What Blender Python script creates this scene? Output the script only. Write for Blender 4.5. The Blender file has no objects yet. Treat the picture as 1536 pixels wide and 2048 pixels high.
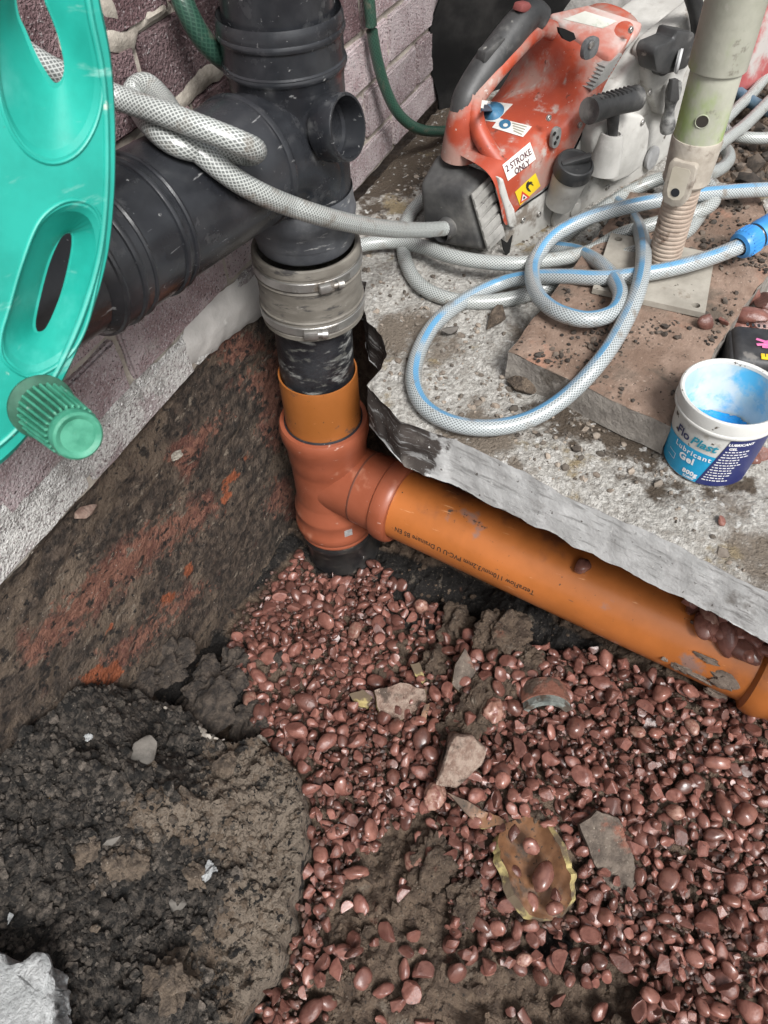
import bpy, bmesh, math, random
import numpy as np
from mathutils import Vector, Matrix, geometry
random.seed(7); RNG = np.random.default_rng(7)
scene = bpy.context.scene
# ---------------------------------------------------------------- camera
# world: X runs along the brick wall, -Y points from the wall into the yard, Z up; origin on the drain stack.
# R holds the camera's axes, CAM its place (measured from the vanishing points of the photograph).
FPX, PW, PH = 1538.0, 1536, 2048
R = np.array([[0.4049, 0.7143, -0.5708], [-0.9138, 0.2950, -0.2791], [-0.0320, 0.6346, 0.7722]])
u_, _, v_ = np.linalg.svd(R); R = u_ @ v_
CAM = np.array([-0.7060, -0.4370, 0.7450])
cd = bpy.data.cameras.new('camera'); co = bpy.data.objects.new('camera', cd); scene.collection.objects.link(co)
co.matrix_world = Matrix(((*R[0], CAM[0]), (*R[1], CAM[1]), (*R[2], CAM[2]), (0, 0, 0, 1)))
cd.sensor_fit = 'VERTICAL'; cd.sensor_height = 36.0; cd.lens = FPX / PH * 36.0
cd.clip_start = 0.02; cd.clip_end = 200
cd.dof.use_dof = True; cd.dof.focus_distance = 1.0; cd.dof.aperture_fstop = 16.0
scene.camera = co
# ---------------------------------------------------------------- overcast daylight
SUN_AZ, SUN_EL = math.radians(228), math.radians(50)
w = bpy.data.worlds.new('World'); scene.world = w; w.use_nodes = True
nt = w.node_tree; nt.nodes.clear()
sky = nt.nodes.new('ShaderNodeTexSky'); sky.sky_type = 'NISHITA'; sky.sun_disc = False
sky.sun_elevation = SUN_EL; sky.sun_rotation = math.radians(90) - SUN_AZ
sky.air_density = 1.0; sky.dust_density = 4.0; sky.ozone_density = 1.0
hsv = nt.nodes.new('ShaderNodeHueSaturation'); hsv.inputs['Saturation'].default_value = 0.18   # cloud cover greys the blue
bg = nt.nodes.new('ShaderNodeBackground'); bg.inputs['Strength'].default_value = 0.095
wo = nt.nodes.new('ShaderNodeOutputWorld')
nt.links.new(sky.outputs[0], hsv.inputs['Color']); nt.links.new(hsv.outputs[0], bg.inputs[0]); nt.links.new(bg.outputs[0], wo.inputs[0])
sl = bpy.data.lights.new('sun', 'SUN'); sl.energy = 2.6; sl.angle = math.radians(20); sl.color = (1, 0.985, 0.965)
so = bpy.data.objects.new('sun', sl); scene.collection.objects.link(so)
sd = Vector((math.cos(SUN_AZ) * math.cos(SUN_EL), math.sin(SUN_AZ) * math.cos(SUN_EL), math.sin(SUN_EL)))
so.rotation_euler = sd.to_track_quat('Z', 'Y').to_euler(); so.location = (0, 0, 5)
vs = scene.view_settings; vs.view_transform = 'Standard'; vs.look = 'None'; vs.gamma = 1.0; vs.exposure = 0.74
# ---------------------------------------------------------------- measuring helpers
def ray(x, y): return R @ np.array([(x - PW / 2) / FPX, -(y - PH / 2) / FPX, -1.0])
def dep(x, y, d): return CAM + ray(x, y) * d
def onz(x, y, z): r = ray(x, y); return CAM + r * ((z - CAM[2]) / r[2])
def onY(x, y, Y): r = ray(x, y); return CAM + r * ((Y - CAM[1]) / r[1])
def onplane(x, y, p0, n): r = ray(x, y); return CAM + r * (np.dot(n, np.asarray(p0) - CAM) / np.dot(n, r))
def proj(p):
    c = (np.asarray(p, float) - CAM) @ R
    return np.stack([PW / 2 + FPX * c[..., 0] / -c[..., 2], PH / 2 - FPX * c[..., 1] / -c[..., 2], -c[..., 2]], -1)
def nrm(v): v = np.asarray(v, float); return v / np.linalg.norm(v)
def sstep(a, b, x): t = np.clip((np.asarray(x, float) - a) / (b - a), 0, 1); return t * t * (3 - 2 * t)
def inpoly(poly, x, y):
    x = np.asarray(x, float); y = np.asarray(y, float); c = np.zeros(x.shape, bool); n = len(poly); j = n - 1
    for i in range(n):
        xi, yi = poly[i][:2]; xj, yj = poly[j][:2]
        c ^= ((yi > y) != (yj > y)) & (x < (xj - xi) * (y - yi) / (yj - yi + 1e-12) + xi); j = i
    return c
def polydist(poly, x, y):                    # signed distance, positive inside
    x = np.asarray(x, float); y = np.asarray(y, float); d = np.full(x.shape, 1e9); n = len(poly)
    for i in range(n):
        ax, ay = poly[i][:2]; bx, by = poly[(i + 1) % n][:2]; dx, dy = bx - ax, by - ay
        t = np.clip(((x - ax) * dx + (y - ay) * dy) / (dx * dx + dy * dy + 1e-15), 0, 1)
        d = np.minimum(d, np.hypot(x - ax - t * dx, y - ay - t * dy))
    return np.where(inpoly(poly, x, y), d, -d)
def _h(ix, iy, iz, s):
    n = (ix * 374761393 + iy * 668265263 + iz * 2147483647 + s * 1274126177) & 0xFFFFFFFF
    n = ((n ^ (n >> 13)) * 1274126177) & 0xFFFFFFFF; n = (n ^ (n >> 16)) & 0xFFFFFF
    return n / float(0xFFFFFF) * 2 - 1
def noise(p, s=0):
    p = np.asarray(p, float); f = np.floor(p).astype(np.int64); t = p - f; t = t * t * (3 - 2 * t); r = 0
    for a in (0, 1):
        for b in (0, 1):
            for c in (0, 1):
                wt = (t[..., 0] if a else 1 - t[..., 0]) * (t[..., 1] if b else 1 - t[..., 1]) * (t[..., 2] if c else 1 - t[..., 2])
                r = r + wt * _h(f[..., 0] + a, f[..., 1] + b, f[..., 2] + c, s)
    return r
def fbm(p, sc, oct=4, s=0):
    p = np.asarray(p, float) * sc; r = 0; a = 1
    for o in range(oct): r = r + a * noise(p, s + o); p = p * 2.03 + 17.1; a *= .5
    return r
# ---------------------------------------------------------------- materials
MATS = {}
def nodes_of(name):
    m = bpy.data.materials.new(name); m.use_nodes = True; n = m.node_tree.nodes; n.clear()
    o = n.new('ShaderNodeOutputMaterial'); b = n.new('ShaderNodeBsdfPrincipled'); m.node_tree.links.new(b.outputs[0], o.inputs[0])
    return m, n, m.node_tree.links, b
def c4(c): return (c[0], c[1], c[2], 1)
def M(name, col, col2=None, ns=25, rough=.6, bump=0, bs=150, masks=(), metal=0, spec=.5, coat=0, rnd=0, st=(1, 1, 1), det=5, bd=.002, lo=.35, hi=.65, rrand=0, tone=None, bdet=6):
    """two-tone noise colour, then masks [(colour, scale, lo, hi, stretch, roughness)], then bump"""
    if name in MATS: return MATS[name]
    m, n, L, b = nodes_of(name)
    tc = n.new('ShaderNodeTexCoord')
    def coords(s, seed):
        mp = n.new('ShaderNodeMapping'); mp.inputs['Scale'].default_value = s; mp.inputs['Location'].default_value = (seed * 3.7, seed * 1.3, seed * 2.1)
        L.new(tc.outputs['Object'], mp.inputs[0])
        if rrand:
            oi = n.new('ShaderNodeObjectInfo'); ad = n.new('ShaderNodeVectorMath'); ad.operation = 'ADD'
            ml = n.new('ShaderNodeMath'); ml.operation = 'MULTIPLY'; ml.inputs[1].default_value = 40
            L.new(oi.outputs['Random'], ml.inputs[0]); L.new(mp.outputs[0], ad.inputs[0]); L.new(ml.outputs[0], ad.inputs[1]); return ad.outputs[0]
        return mp.outputs[0]
    def nz(scale, s, seed, d=det, rr=.6):
        t = n.new('ShaderNodeTexNoise'); t.inputs['Scale'].default_value = scale; t.inputs['Detail'].default_value = d; t.inputs['Roughness'].default_value = rr
        L.new(coords(s, seed), t.inputs['Vector']); return t.outputs['Fac']
    def ramp(f, lo, hi):
        r = n.new('ShaderNodeMapRange'); r.inputs['From Min'].default_value = lo; r.inputs['From Max'].default_value = hi; r.interpolation_type = 'SMOOTHSTEP'
        L.new(f, r.inputs['Value']); return r.outputs[0]
    def mix(f, a, bb):
        x = n.new('ShaderNodeMix'); x.data_type = 'RGBA'; L.new(f, x.inputs[0])
        if isinstance(a, tuple): x.inputs[6].default_value = a
        else: L.new(a, x.inputs[6])
        if isinstance(bb, tuple): x.inputs[7].default_value = bb
        else: L.new(bb, x.inputs[7])
        return x.outputs[2]
    c = c4(col); r_out = None
    if col2 is not None: c = mix(ramp(nz(ns, st, 1), lo, hi), c4(col), c4(col2))
    if rnd:
        oi = n.new('ShaderNodeObjectInfo'); h = n.new('ShaderNodeHueSaturation')
        mr = n.new('ShaderNodeMapRange'); mr.inputs['To Min'].default_value = 1 - rnd; mr.inputs['To Max'].default_value = 1 + rnd
        L.new(oi.outputs['Random'], mr.inputs['Value']); L.new(mr.outputs[0], h.inputs['Value'])
        if isinstance(c, tuple): h.inputs['Color'].default_value = c
        else: L.new(c, h.inputs['Color'])
        c = h.outputs[0]
    if tone:                                   # each loose piece has its own tone, stored on the mesh
        at = n.new('ShaderNodeAttribute'); at.attribute_name = 'tone'; h = n.new('ShaderNodeHueSaturation'); mr = n.new('ShaderNodeMapRange'); mr.inputs['To Min'].default_value = tone[0]; mr.inputs['To Max'].default_value = tone[1]
        L.new(at.outputs['Fac'], mr.inputs['Value']); L.new(mr.outputs[0], h.inputs['Value']); 
        if isinstance(c, tuple): h.inputs['Color'].default_value = c
        else: L.new(c, h.inputs['Color'])
        c = h.outputs[0]
    for i, k in enumerate(masks):
        mc, ms, ml, mh = k[:4]; mst = k[4] if len(k) > 4 and k[4] else (1, 1, 1); mr_ = k[5] if len(k) > 5 else None
        f = nz(ms, mst, 5 + 3 * i, 6, .62)
        if len(k) > 6:
            at = n.new('ShaderNodeAttribute'); at.attribute_name = k[6]; a1 = n.new('ShaderNodeMath'); a1.operation = 'ADD'; a2 = n.new('ShaderNodeMath'); a2.operation = 'SUBTRACT'; a2.inputs[1].default_value = .5
            L.new(f, a1.inputs[0]); L.new(at.outputs['Fac'], a1.inputs[1]); L.new(a1.outputs[0], a2.inputs[0]); f = a2.outputs[0]
        f = ramp(f, ml, mh)
        c = mix(f, c, c4(mc))
        if mr_ is not None:
            x = n.new('ShaderNodeMix'); x.data_type = 'FLOAT'; L.new(f, x.inputs[0])
            if r_out is None: x.inputs[2].default_value = rough
            else: L.new(r_out, x.inputs[2])
            x.inputs[3].default_value = mr_; r_out = x.outputs[0]
    if isinstance(c, tuple): b.inputs['Base Color'].default_value = c
    else: L.new(c, b.inputs['Base Color'])
    if r_out is not None: L.new(r_out, b.inputs['Roughness'])
    else: b.inputs['Roughness'].default_value = rough
    b.inputs['Metallic'].default_value = metal; b.inputs['Specular IOR Level'].default_value = spec; b.inputs['Coat Weight'].default_value = coat
    b.inputs['Coat Roughness'].default_value = .15
    if bump:
        bp = n.new('ShaderNodeBump'); bp.inputs['Strength'].default_value = bump; bp.inputs['Distance'].default_value = bd
        L.new(nz(bs, (1, 1, 1), 30, bdet, .65), bp.inputs['Height']); L.new(bp.outputs[0], b.inputs['Normal'])
    MATS[name] = m; return m
def hose_mat(name, gap, thread, stripe=None, su=0., sw=.07, n_=16, k=1.0, rough=.32):
    m, n, L, b = nodes_of(name)
    uv = n.new('ShaderNodeTexCoord'); sp = n.new('ShaderNodeSeparateXYZ'); L.new(uv.outputs['UV'], sp.inputs[0])
    def math_(op, a, bb=None):
        x = n.new('ShaderNodeMath'); x.operation = op
        for i, v in enumerate((a, bb)):
            if v is None: continue
            if isinstance(v, (int, float)): x.inputs[i].default_value = v
            else: L.new(v, x.inputs[i])
        return x.outputs[0]
    def line(sgn):
        f = math_('FRACT', math_('MULTIPLY', math_('ADD', sp.outputs[0], math_('MULTIPLY', sp.outputs[1], sgn * k)), n_))
        r = n.new('ShaderNodeMapRange'); r.inputs['From Min'].default_value = .10; r.inputs['From Max'].default_value = .20
        L.new(math_('ABSOLUTE', math_('SUBTRACT', f, .5)), r.inputs['Value']); r.inputs['To Min'].default_value = 1; r.inputs['To Max'].default_value = 0
        return r.outputs[0]
    th = math_('MAXIMUM', line(1), line(-1))
    mx = n.new('ShaderNodeMix'); mx.data_type = 'RGBA'; L.new(th, mx.inputs[0]); mx.inputs[6].default_value = c4(gap); mx.inputs[7].default_value = c4(thread)
    c = mx.outputs[2]
    if stripe:
        d = math_('ABSOLUTE', math_('SUBTRACT', math_('FRACT', math_('ADD', sp.outputs[0], .5 - su)), .5))
        r = n.new('ShaderNodeMapRange'); r.inputs['From Min'].default_value = sw; r.inputs['From Max'].default_value = sw + .015; r.inputs['To Min'].default_value = .8; r.inputs['To Max'].default_value = 0
        L.new(d, r.inputs['Value'])
        fd = n.new('ShaderNodeTexNoise'); fd.inputs['Scale'].default_value = 14; L.new(uv.outputs['Object'], fd.inputs['Vector']); fr = n.new('ShaderNodeMapRange'); fr.inputs['From Min'].default_value = .40; fr.inputs['From Max'].default_value = .56; fr.inputs['To Min'].default_value = .12; L.new(fd.outputs['Fac'], fr.inputs['Value']); r_st = math_('MULTIPLY', r.outputs[0], fr.outputs[0])
        m2 = n.new('ShaderNodeMix'); m2.data_type = 'RGBA'; L.new(r_st, m2.inputs[0]); L.new(c, m2.inputs[6]); m2.inputs[7].default_value = c4(stripe); c = m2.outputs[2]
    t = n.new('ShaderNodeTexNoise'); t.inputs['Scale'].default_value = 55; t.inputs['Detail'].default_value = 6; L.new(uv.outputs['Object'], t.inputs['Vector'])
    r = n.new('ShaderNodeMapRange'); r.inputs['From Min'].default_value = .58; r.inputs['From Max'].default_value = .74; r.inputs['To Max'].default_value = .75; L.new(t.outputs['Fac'], r.inputs['Value'])
    m3 = n.new('ShaderNodeMix'); m3.data_type = 'RGBA'; L.new(r.outputs[0], m3.inputs[0]); L.new(c, m3.inputs[6]); m3.inputs[7].default_value = (.16, .13, .10, 1)
    L.new(m3.outputs[2], b.inputs['Base Color']); b.inputs['Roughness'].default_value = rough
    b.inputs['Coat Weight'].default_value = .3; b.inputs['Coat Roughness'].default_value = .25
    bp = n.new('ShaderNodeBump'); bp.inputs['Strength'].default_value = .25; bp.inputs['Distance'].default_value = .0006; L.new(th, bp.inputs['Height']); L.new(bp.outputs[0], b.inputs['Normal'])
    MATS[name] = m; return m
# ---------------------------------------------------------------- object helpers
COL = scene.collection; ORG = {}
def tag(o, label=None, cat=None, group=None, kind=None):
    if label: o['label'] = label
    if cat: o['category'] = cat
    if group: o['group'] = group
    if kind: o['kind'] = kind
    return o
def thing(name, loc, label, cat, group=None, kind=None):
    o = bpy.data.objects.new(name, None); COL.objects.link(o); o.location = tuple(loc); o.empty_display_size = .02
    ORG[o.name] = np.asarray(loc, float); return tag(o, label, cat, group, kind)
def mesh(name, V, F, mat, uv=None, sharp=35):
    me = bpy.data.meshes.new(name); me.from_pydata([tuple(map(float, v)) for v in V], [], [tuple(map(int, f)) for f in F]); me.validate()
    if uv is not None:
        ul = me.uv_layers.new(name='UVMap'); lv = np.zeros(len(me.loops), np.int32); me.loops.foreach_get('vertex_index', lv)
        ul.data.foreach_set('uv', np.asarray(uv, np.float32)[lv].ravel())
    for mm in (mat if isinstance(mat, (list, tuple)) else [mat]): me.materials.append(mm)
    if sharp:
        me.shade_smooth()
        if sharp < 180: me.set_sharp_from_angle(angle=math.radians(sharp))
    return me
def ob(name, VF, mat, parent=None, base=None, sharp=35, uv=None, fix=True):
    """one mesh object; vertices come in world space and are re-based on the parent's (or their own) origin"""
    V, F = VF[0], VF[1]; V = np.asarray(V, float)
    if len(VF) > 2 and uv is None: uv = VF[2]
    if parent is not None: org = ORG[parent.name]
    else: org = np.asarray(base, float) if base is not None else np.array([V[:, 0].mean(), V[:, 1].mean(), V[:, 2].min()])
    me = mesh(name, V - org, F, mat, uv, sharp)
    if fix and uv is None:
        b = bmesh.new(); b.from_mesh(me); bmesh.ops.recalc_face_normals(b, faces=b.faces); b.to_mesh(me); b.free()
        if sharp and sharp < 180: me.set_sharp_from_angle(angle=math.radians(sharp))
    o = bpy.data.objects.new(name, me); COL.objects.link(o)
    if parent is not None: o.parent = parent
    else: o.location = tuple(org)
    ORG[o.name] = org; return o
def attr(o, name, vals):
    a = o.data.attributes.new(name, 'FLOAT', 'POINT'); a.data.foreach_set('value', np.asarray(vals, np.float32))
def join(*vfs):
    V = []; F = []
    for vf in vfs:
        k = len(V); V.extend(map(tuple, vf[0])); F.extend([tuple(i + k for i in f) for f in vf[1]])
    return V, F
def frame(d, up=(0, 0, 1)):
    d = nrm(d); u = np.asarray(up, float); u = u - d * u.dot(d)
    if np.linalg.norm(u) < 1e-3: u = np.array([1., 0, 0]) - d * d[0]
    u = nrm(u); return d, u, np.cross(d, u)
def lathe(prof, o, d, n=48, up=(0, 0, 1), closed=False):
    """prof: [(t along the axis, radius)]"""
    d, a, b = frame(d, up); o = np.asarray(o, float); V = []; F = []
    for t, r in prof:
        for i in range(n):
            th = 2 * math.pi * i / n; V.append(o + d * t + r * (a * math.cos(th) + b * math.sin(th)))
    for k in range(len(prof) - 1):
        for i in range(n):
            j = (i + 1) % n; F.append((k * n + i, k * n + j, (k + 1) * n + j, (k + 1) * n + i))
    if closed:
        F.append(tuple(range(n - 1, -1, -1))); F.append(tuple((len(prof) - 1) * n + i for i in range(n)))
    return V, F
def ringprof(t0, t1, r, e=.003):              # a plain rounded band
    return [(t0, r - e), (t0 + e * .3, r - e * .3), (t0 + e, r), (t1 - e, r), (t1 - e * .3, r - e * .3), (t1, r - e)]
def spline(pts, step=.006):
    P = [np.asarray(p, float) for p in pts]; P = [2 * P[0] - P[1]] + P + [2 * P[-1] - P[-2]]; out = []
    for i in range(1, len(P) - 2):
        p0, p1, p2, p3 = P[i - 1:i + 3]; n = max(2, int(np.linalg.norm(p2 - p1) / step))
        al = .5; t0 = 0; t1 = t0 + max(np.linalg.norm(p1 - p0), 1e-6) ** al; t2 = t1 + max(np.linalg.norm(p2 - p1), 1e-6) ** al; t3 = t2 + max(np.linalg.norm(p3 - p2), 1e-6) ** al
        for k in range(n):
            t = t1 + (t2 - t1) * k / n
            A1 = (t1 - t) / (t1 - t0) * p0 + (t - t0) / (t1 - t0) * p1; A2 = (t2 - t) / (t2 - t1) * p1 + (t - t1) / (t2 - t1) * p2; A3 = (t3 - t) / (t3 - t2) * p2 + (t - t2) / (t3 - t2) * p3
            B1 = (t2 - t) / (t2 - t0) * A1 + (t - t0) / (t2 - t0) * A2; B2 = (t3 - t) / (t3 - t1) * A2 + (t - t1) / (t3 - t1) * A3
            out.append((t2 - t) / (t2 - t1) * B1 + (t - t1) / (t2 - t1) * B2)
    out.append(P[-2]); return np.array(out)
def tube(path, r, n=16, up=None, cap=True, flat=1.0):
    """swept tube with UVs (u round, v along in circumferences). r may be a function of 0..1. up: keep u=0 towards this vector"""
    P = np.asarray(path, float); N = len(P); T = np.gradient(P, axis=0); T /= np.linalg.norm(T, axis=1)[:, None] + 1e-12
    S = np.concatenate([[0], np.cumsum(np.linalg.norm(np.diff(P, axis=0), axis=1))]); V = []; F = []; UV = []
    a = None
    for i in range(N):
        if up is not None:
            ref = np.asarray(up, float); aa = ref - T[i] * ref.dot(T[i])
            a = nrm(aa) if np.linalg.norm(aa) > .15 or a is None else nrm(a - T[i] * a.dot(T[i]))
        else: a = frame(T[i])[1] if a is None else nrm(a - T[i] * a.dot(T[i]))
        b = np.cross(T[i], a); rr = r(S[i] / S[-1]) if callable(r) else r
        for k in range(n + 1):
            th = 2 * math.pi * k / n; V.append(P[i] + rr * (a * math.cos(th) * flat + b * math.sin(th))); UV.append((k / n, S[i] / (2 * math.pi * .0115)))
    m = n + 1
    for i in range(N - 1):
        for k in range(n): F.append((i * m + k, i * m + k + 1, (i + 1) * m + k + 1, (i + 1) * m + k))
    if cap:
        for i in (0, N - 1):
            c = len(V); V.append(P[i]); UV.append((0, 0))
            for k in range(n): F.append((c, i * m + k + 1, i * m + k) if i == 0 else (c, i * m + k, i * m + k + 1))
    return V, F, UV
def bmout(b):
    b.verts.ensure_lookup_table(); r = [tuple(v.co) for v in b.verts], [tuple(v.index for v in f.verts) for f in b.faces]; b.free(); return r
def rbox(c, s, bev=.002, X=(1, 0, 0), Z=(0, 0, 1), seg=2, taper=1.0):
    """bevelled box; X and Z give its own axes, taper narrows the top"""
    X = nrm(X); Z = np.asarray(Z, float); Z = nrm(Z - X * Z.dot(X)); Y = np.cross(Z, X)
    b = bmesh.new(); bmesh.ops.create_cube(b, size=1.0)
    for v in b.verts:
        k = taper if v.co.z > 0 else 1.0
        v.co = Vector((v.co.x * s[0] * k, v.co.y * s[1] * k, v.co.z * s[2]))
    if bev: bmesh.ops.bevel(b, geom=b.edges[:], offset=bev, segments=seg, profile=.5, affect='EDGES')
    A = np.array([X, Y, Z]); b.verts.index_update()
    for v in b.verts: v.co = Vector(tuple(np.asarray(c, float) + np.array(v.co) @ A))
    return bmout(b)
def prism(front, ex, bev=.002, seg=2):
    """solid from a 3D outline pushed along ex"""
    b = bmesh.new(); vs_ = [b.verts.new(tuple(p)) for p in front]; f = b.faces.new(vs_)
    r = bmesh.ops.extrude_face_region(b, geom=[f])
    for e in r['geom']:
        if isinstance(e, bmesh.types.BMVert): e.co += Vector(tuple(ex))
    bmesh.ops.recalc_face_normals(b, faces=b.faces)
    if bev: bmesh.ops.bevel(b, geom=b.edges[:], offset=bev, segments=seg, profile=.5, affect='EDGES', clamp_overlap=True)
    b.verts.index_update(); return bmout(b)
def subdiv(VF, n=2):
    me = bpy.data.meshes.new('t'); me.from_pydata([tuple(v) for v in VF[0]], [], [tuple(f) for f in VF[1]])
    o = bpy.data.objects.new('t', me); md = o.modifiers.new('s', 'SUBSURF'); md.levels = n; md.render_levels = n
    COL.objects.link(o); dg = bpy.context.evaluated_depsgraph_get(); e = o.evaluated_get(dg); mm = e.to_mesh()
    r = [tuple(v.co) for v in mm.vertices], [tuple(p.vertices) for p in mm.polygons]; e.to_mesh_clear()
    bpy.data.objects.remove(o); bpy.data.meshes.remove(me); return r
def text2d(s, size=1.0, shear=0, bold=0, space=1.0):
    cu = bpy.data.curves.new('t', 'FONT'); cu.body = s; cu.size = size; cu.shear = shear; cu.offset = bold; cu.align_x = 'CENTER'; cu.align_y = 'CENTER'; cu.resolution_u = 3; cu.space_character = space
    o = bpy.data.objects.new('t', cu); COL.objects.link(o); dg = bpy.context.evaluated_depsgraph_get(); mm = o.evaluated_get(dg).to_mesh()
    r = np.array([tuple(v.co) for v in mm.vertices]), [tuple(p.vertices) for p in mm.polygons]; o.evaluated_get(dg).to_mesh_clear()
    bpy.data.objects.remove(o); bpy.data.curves.remove(cu); return r
def rock(seed, n=22, flat=.75):
    """angular chip: hull of random points"""
    g = np.random.default_rng(seed); p = g.normal(size=(n, 3)); p /= np.linalg.norm(p, axis=1)[:, None]; p *= g.uniform(.75, 1.05, (n, 1)); p[:, 2] *= flat; p[:, 1] *= g.uniform(.7, 1)
    b = bmesh.new(); [b.verts.new(tuple(q)) for q in p]; r = bmesh.ops.convex_hull(b, input=b.verts)
    bmesh.ops.delete(b, geom=[v for v in b.verts if not v.link_faces], context='VERTS')
    bmesh.ops.bevel(b, geom=b.edges[:], offset=.045, segments=1, affect='EDGES', clamp_overlap=True); b.verts.index_update(); return bmout(b)
def pebble(seed, sub=2, flat=.66, rough=.16):
    b = bmesh.new(); bmesh.ops.create_icosphere(b, subdivisions=sub + 1, radius=1.0); V, F = bmout(b); V = np.array(V); g = np.random.default_rng(seed)
    V = V * (1 + rough * noise(V * 1.1 + seed * 7.3, seed)[:, None] + rough * .35 * noise(V * 2.3 + seed, seed + 5)[:, None])
    V *= [g.uniform(1.0, 1.27), g.uniform(.74, .98), flat * g.uniform(.8, 1.15)]; return V.tolist(), F
def cutpebble(seed):
    V, F = pebble(seed, 2, .72, .15); V = np.array(V); g = np.random.default_rng(seed + 1)
    for _ in range(int(g.integers(1, 4))):
        nn = nrm(g.normal(size=3)); d = V @ nn; lim = d.max() * g.uniform(.15, .7); V = V - np.outer(np.maximum(0, d - lim) * .97, nn)
    return V.tolist(), F
def lump(seed, sub=3, amp=.35, sc=1.3, flat=.7):
    b = bmesh.new(); bmesh.ops.create_icosphere(b, subdivisions=sub, radius=1.0); V, F = bmout(b); V = np.array(V)
    V = V * (1 + amp * fbm(V + seed * 5.1, sc, 4, seed)[:, None]); V[:, 2] *= flat; return V.tolist(), F
def place(VF, c, s, rz=0, tilt=(0, 0)):
    V = np.array(VF[0]) * np.asarray(s); m = np.array(Matrix.Rotation(rz, 3, 'Z') @ Matrix.Rotation(tilt[0], 3, 'X') @ Matrix.Rotation(tilt[1], 3, 'Y')); return (V @ m.T + np.asarray(c)), VF[1]
# ================================================================= SETTING
ZS = .100                                     # top of the concrete slab
slab_poly = [(.150, .03), (.158, -.005), (.105, -.022), (.072, -.045), (.052, -.075), (.018, -.098), (-.012, -.104), (-.048, -.100), (-.066, -.125), (-.090, -.163), (-.093, -.20), (-.094, -.23),
             (-.105, -.275), (-.117, -.326), (-.131, -.398), (-.148, -.474), (-.176, -.593), (-.215, -.76), (-.30, -1.25), (.70, -1.35), (.63, -.75), (.60, -.46), (.68, -.36), (.98, -.30), (1.02, .104), (.16, .104)]
FC = [(0, 0, -.372), (-.12, .08, -.36), (-.25, .10, -.345), (-.14, -.12, -.34), (-.2, -.38, -.272), (-.06, -.6, -.222), (-.1, -.8, -.215), (-.45, -.72, -.25), (-.62, -.35, -.262), (-.45, -.2, -.275), (-.35, .03, -.30),
      (-.35, -.45, -.262), (.05, -.2, -.33), (.05, -.45, -.285), (-.02, -.15, -.35), (-.4, .1, -.27), (-.8, -.5, -.25), (-.7, -.8, -.25)]
def floor_z(x, y):
    x = np.asarray(x, float); y = np.asarray(y, float); num = 0; den = 0
    for a, b, c in FC: wt = 1 / ((x - a) ** 2 + (y - b) ** 2 + 4e-4) ** 1.6; num = num + wt * c; den = den + wt
    return num / den
def edge_x(y): return np.interp(-np.asarray(y), [-.2, .1, .163, .23, .326, .398, .474, .593, .76, 1.25], [.0, -.05, -.09, -.094, -.117, -.131, -.148, -.176, -.215, -.30])
def terrain_z(x, y):
    x = np.asarray(x, float); y = np.asarray(y, float); p = np.stack([x, y, 0 * x], -1)
    z = floor_z(x, y)
    bx = np.maximum(edge_x(y) + .19, .11 + 0 * x) + .02 * fbm(p, 9, 3, 3)
    z = z + sstep(0, .075, x - bx) * (-.012 - z)
    z = z + sstep(.60, .68, x) * sstep(-.30, -.40, y) * (.075 - z) + sstep(.98, 1.05, x) * (.075 - z) * (1 - sstep(.60, .68, x) * sstep(-.30, -.40, y))
    out = np.maximum(sstep(-.95, -1.25, x), sstep(-1.05, -1.35, y) * (1 - sstep(-.35, -.25, x)))
    z = z + out * (.06 - z); z = np.where(y < -1.4, np.maximum(z, .06 + 0 * z), z)
    z = z + .012 * fbm(p, 11, 3, 11) + .009 * fbm(p, 42, 3, 12) + .0042 * fbm(p, 150, 2, 13)
    return z
def grid(xs, ys, zf):
    X, Y = np.meshgrid(xs, ys, indexing='ij'); Z = zf(X, Y); n, m = X.shape
    V = np.stack([X, Y, Z], -1).reshape(-1, 3); i = np.arange(n * m).reshape(n, m)
    F = np.stack([i[:-1, :-1], i[1:, :-1], i[1:, 1:], i[:-1, 1:]], -1).reshape(-1, 4); return V, F
xs = np.concatenate([np.linspace(-30, -3, 8), np.linspace(-2.6, -.86, 30), np.arange(-.84, .22, .0042), np.linspace(.24, 1.1, 70), np.linspace(1.15, 3, 30), np.linspace(4, 30, 8)])
ys = np.concatenate([np.linspace(-30, -3, 8), np.linspace(-2.6, -.92, 30), np.arange(-.9, .135, .0042), np.linspace(.16, .4, 4)])
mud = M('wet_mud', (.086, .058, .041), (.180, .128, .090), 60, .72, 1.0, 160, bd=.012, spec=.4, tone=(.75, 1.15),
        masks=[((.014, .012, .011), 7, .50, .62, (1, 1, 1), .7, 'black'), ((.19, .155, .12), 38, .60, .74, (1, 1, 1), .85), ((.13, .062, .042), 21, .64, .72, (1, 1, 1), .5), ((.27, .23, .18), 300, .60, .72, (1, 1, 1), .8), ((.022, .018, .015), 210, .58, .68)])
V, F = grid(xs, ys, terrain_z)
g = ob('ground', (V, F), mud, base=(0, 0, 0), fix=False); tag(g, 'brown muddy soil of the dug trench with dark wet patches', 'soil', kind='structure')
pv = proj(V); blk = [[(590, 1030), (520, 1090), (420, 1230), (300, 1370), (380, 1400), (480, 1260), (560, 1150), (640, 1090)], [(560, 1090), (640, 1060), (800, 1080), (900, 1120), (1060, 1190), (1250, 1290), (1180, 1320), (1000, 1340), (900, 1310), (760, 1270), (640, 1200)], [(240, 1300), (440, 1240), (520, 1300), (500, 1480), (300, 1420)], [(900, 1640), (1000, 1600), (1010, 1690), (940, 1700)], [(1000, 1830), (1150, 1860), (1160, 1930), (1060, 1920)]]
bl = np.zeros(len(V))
for q in blk: bl = np.maximum(bl, np.clip(.5 + polydist(q, pv[:, 0], pv[:, 1]) / 90, 0, 1))
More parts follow.
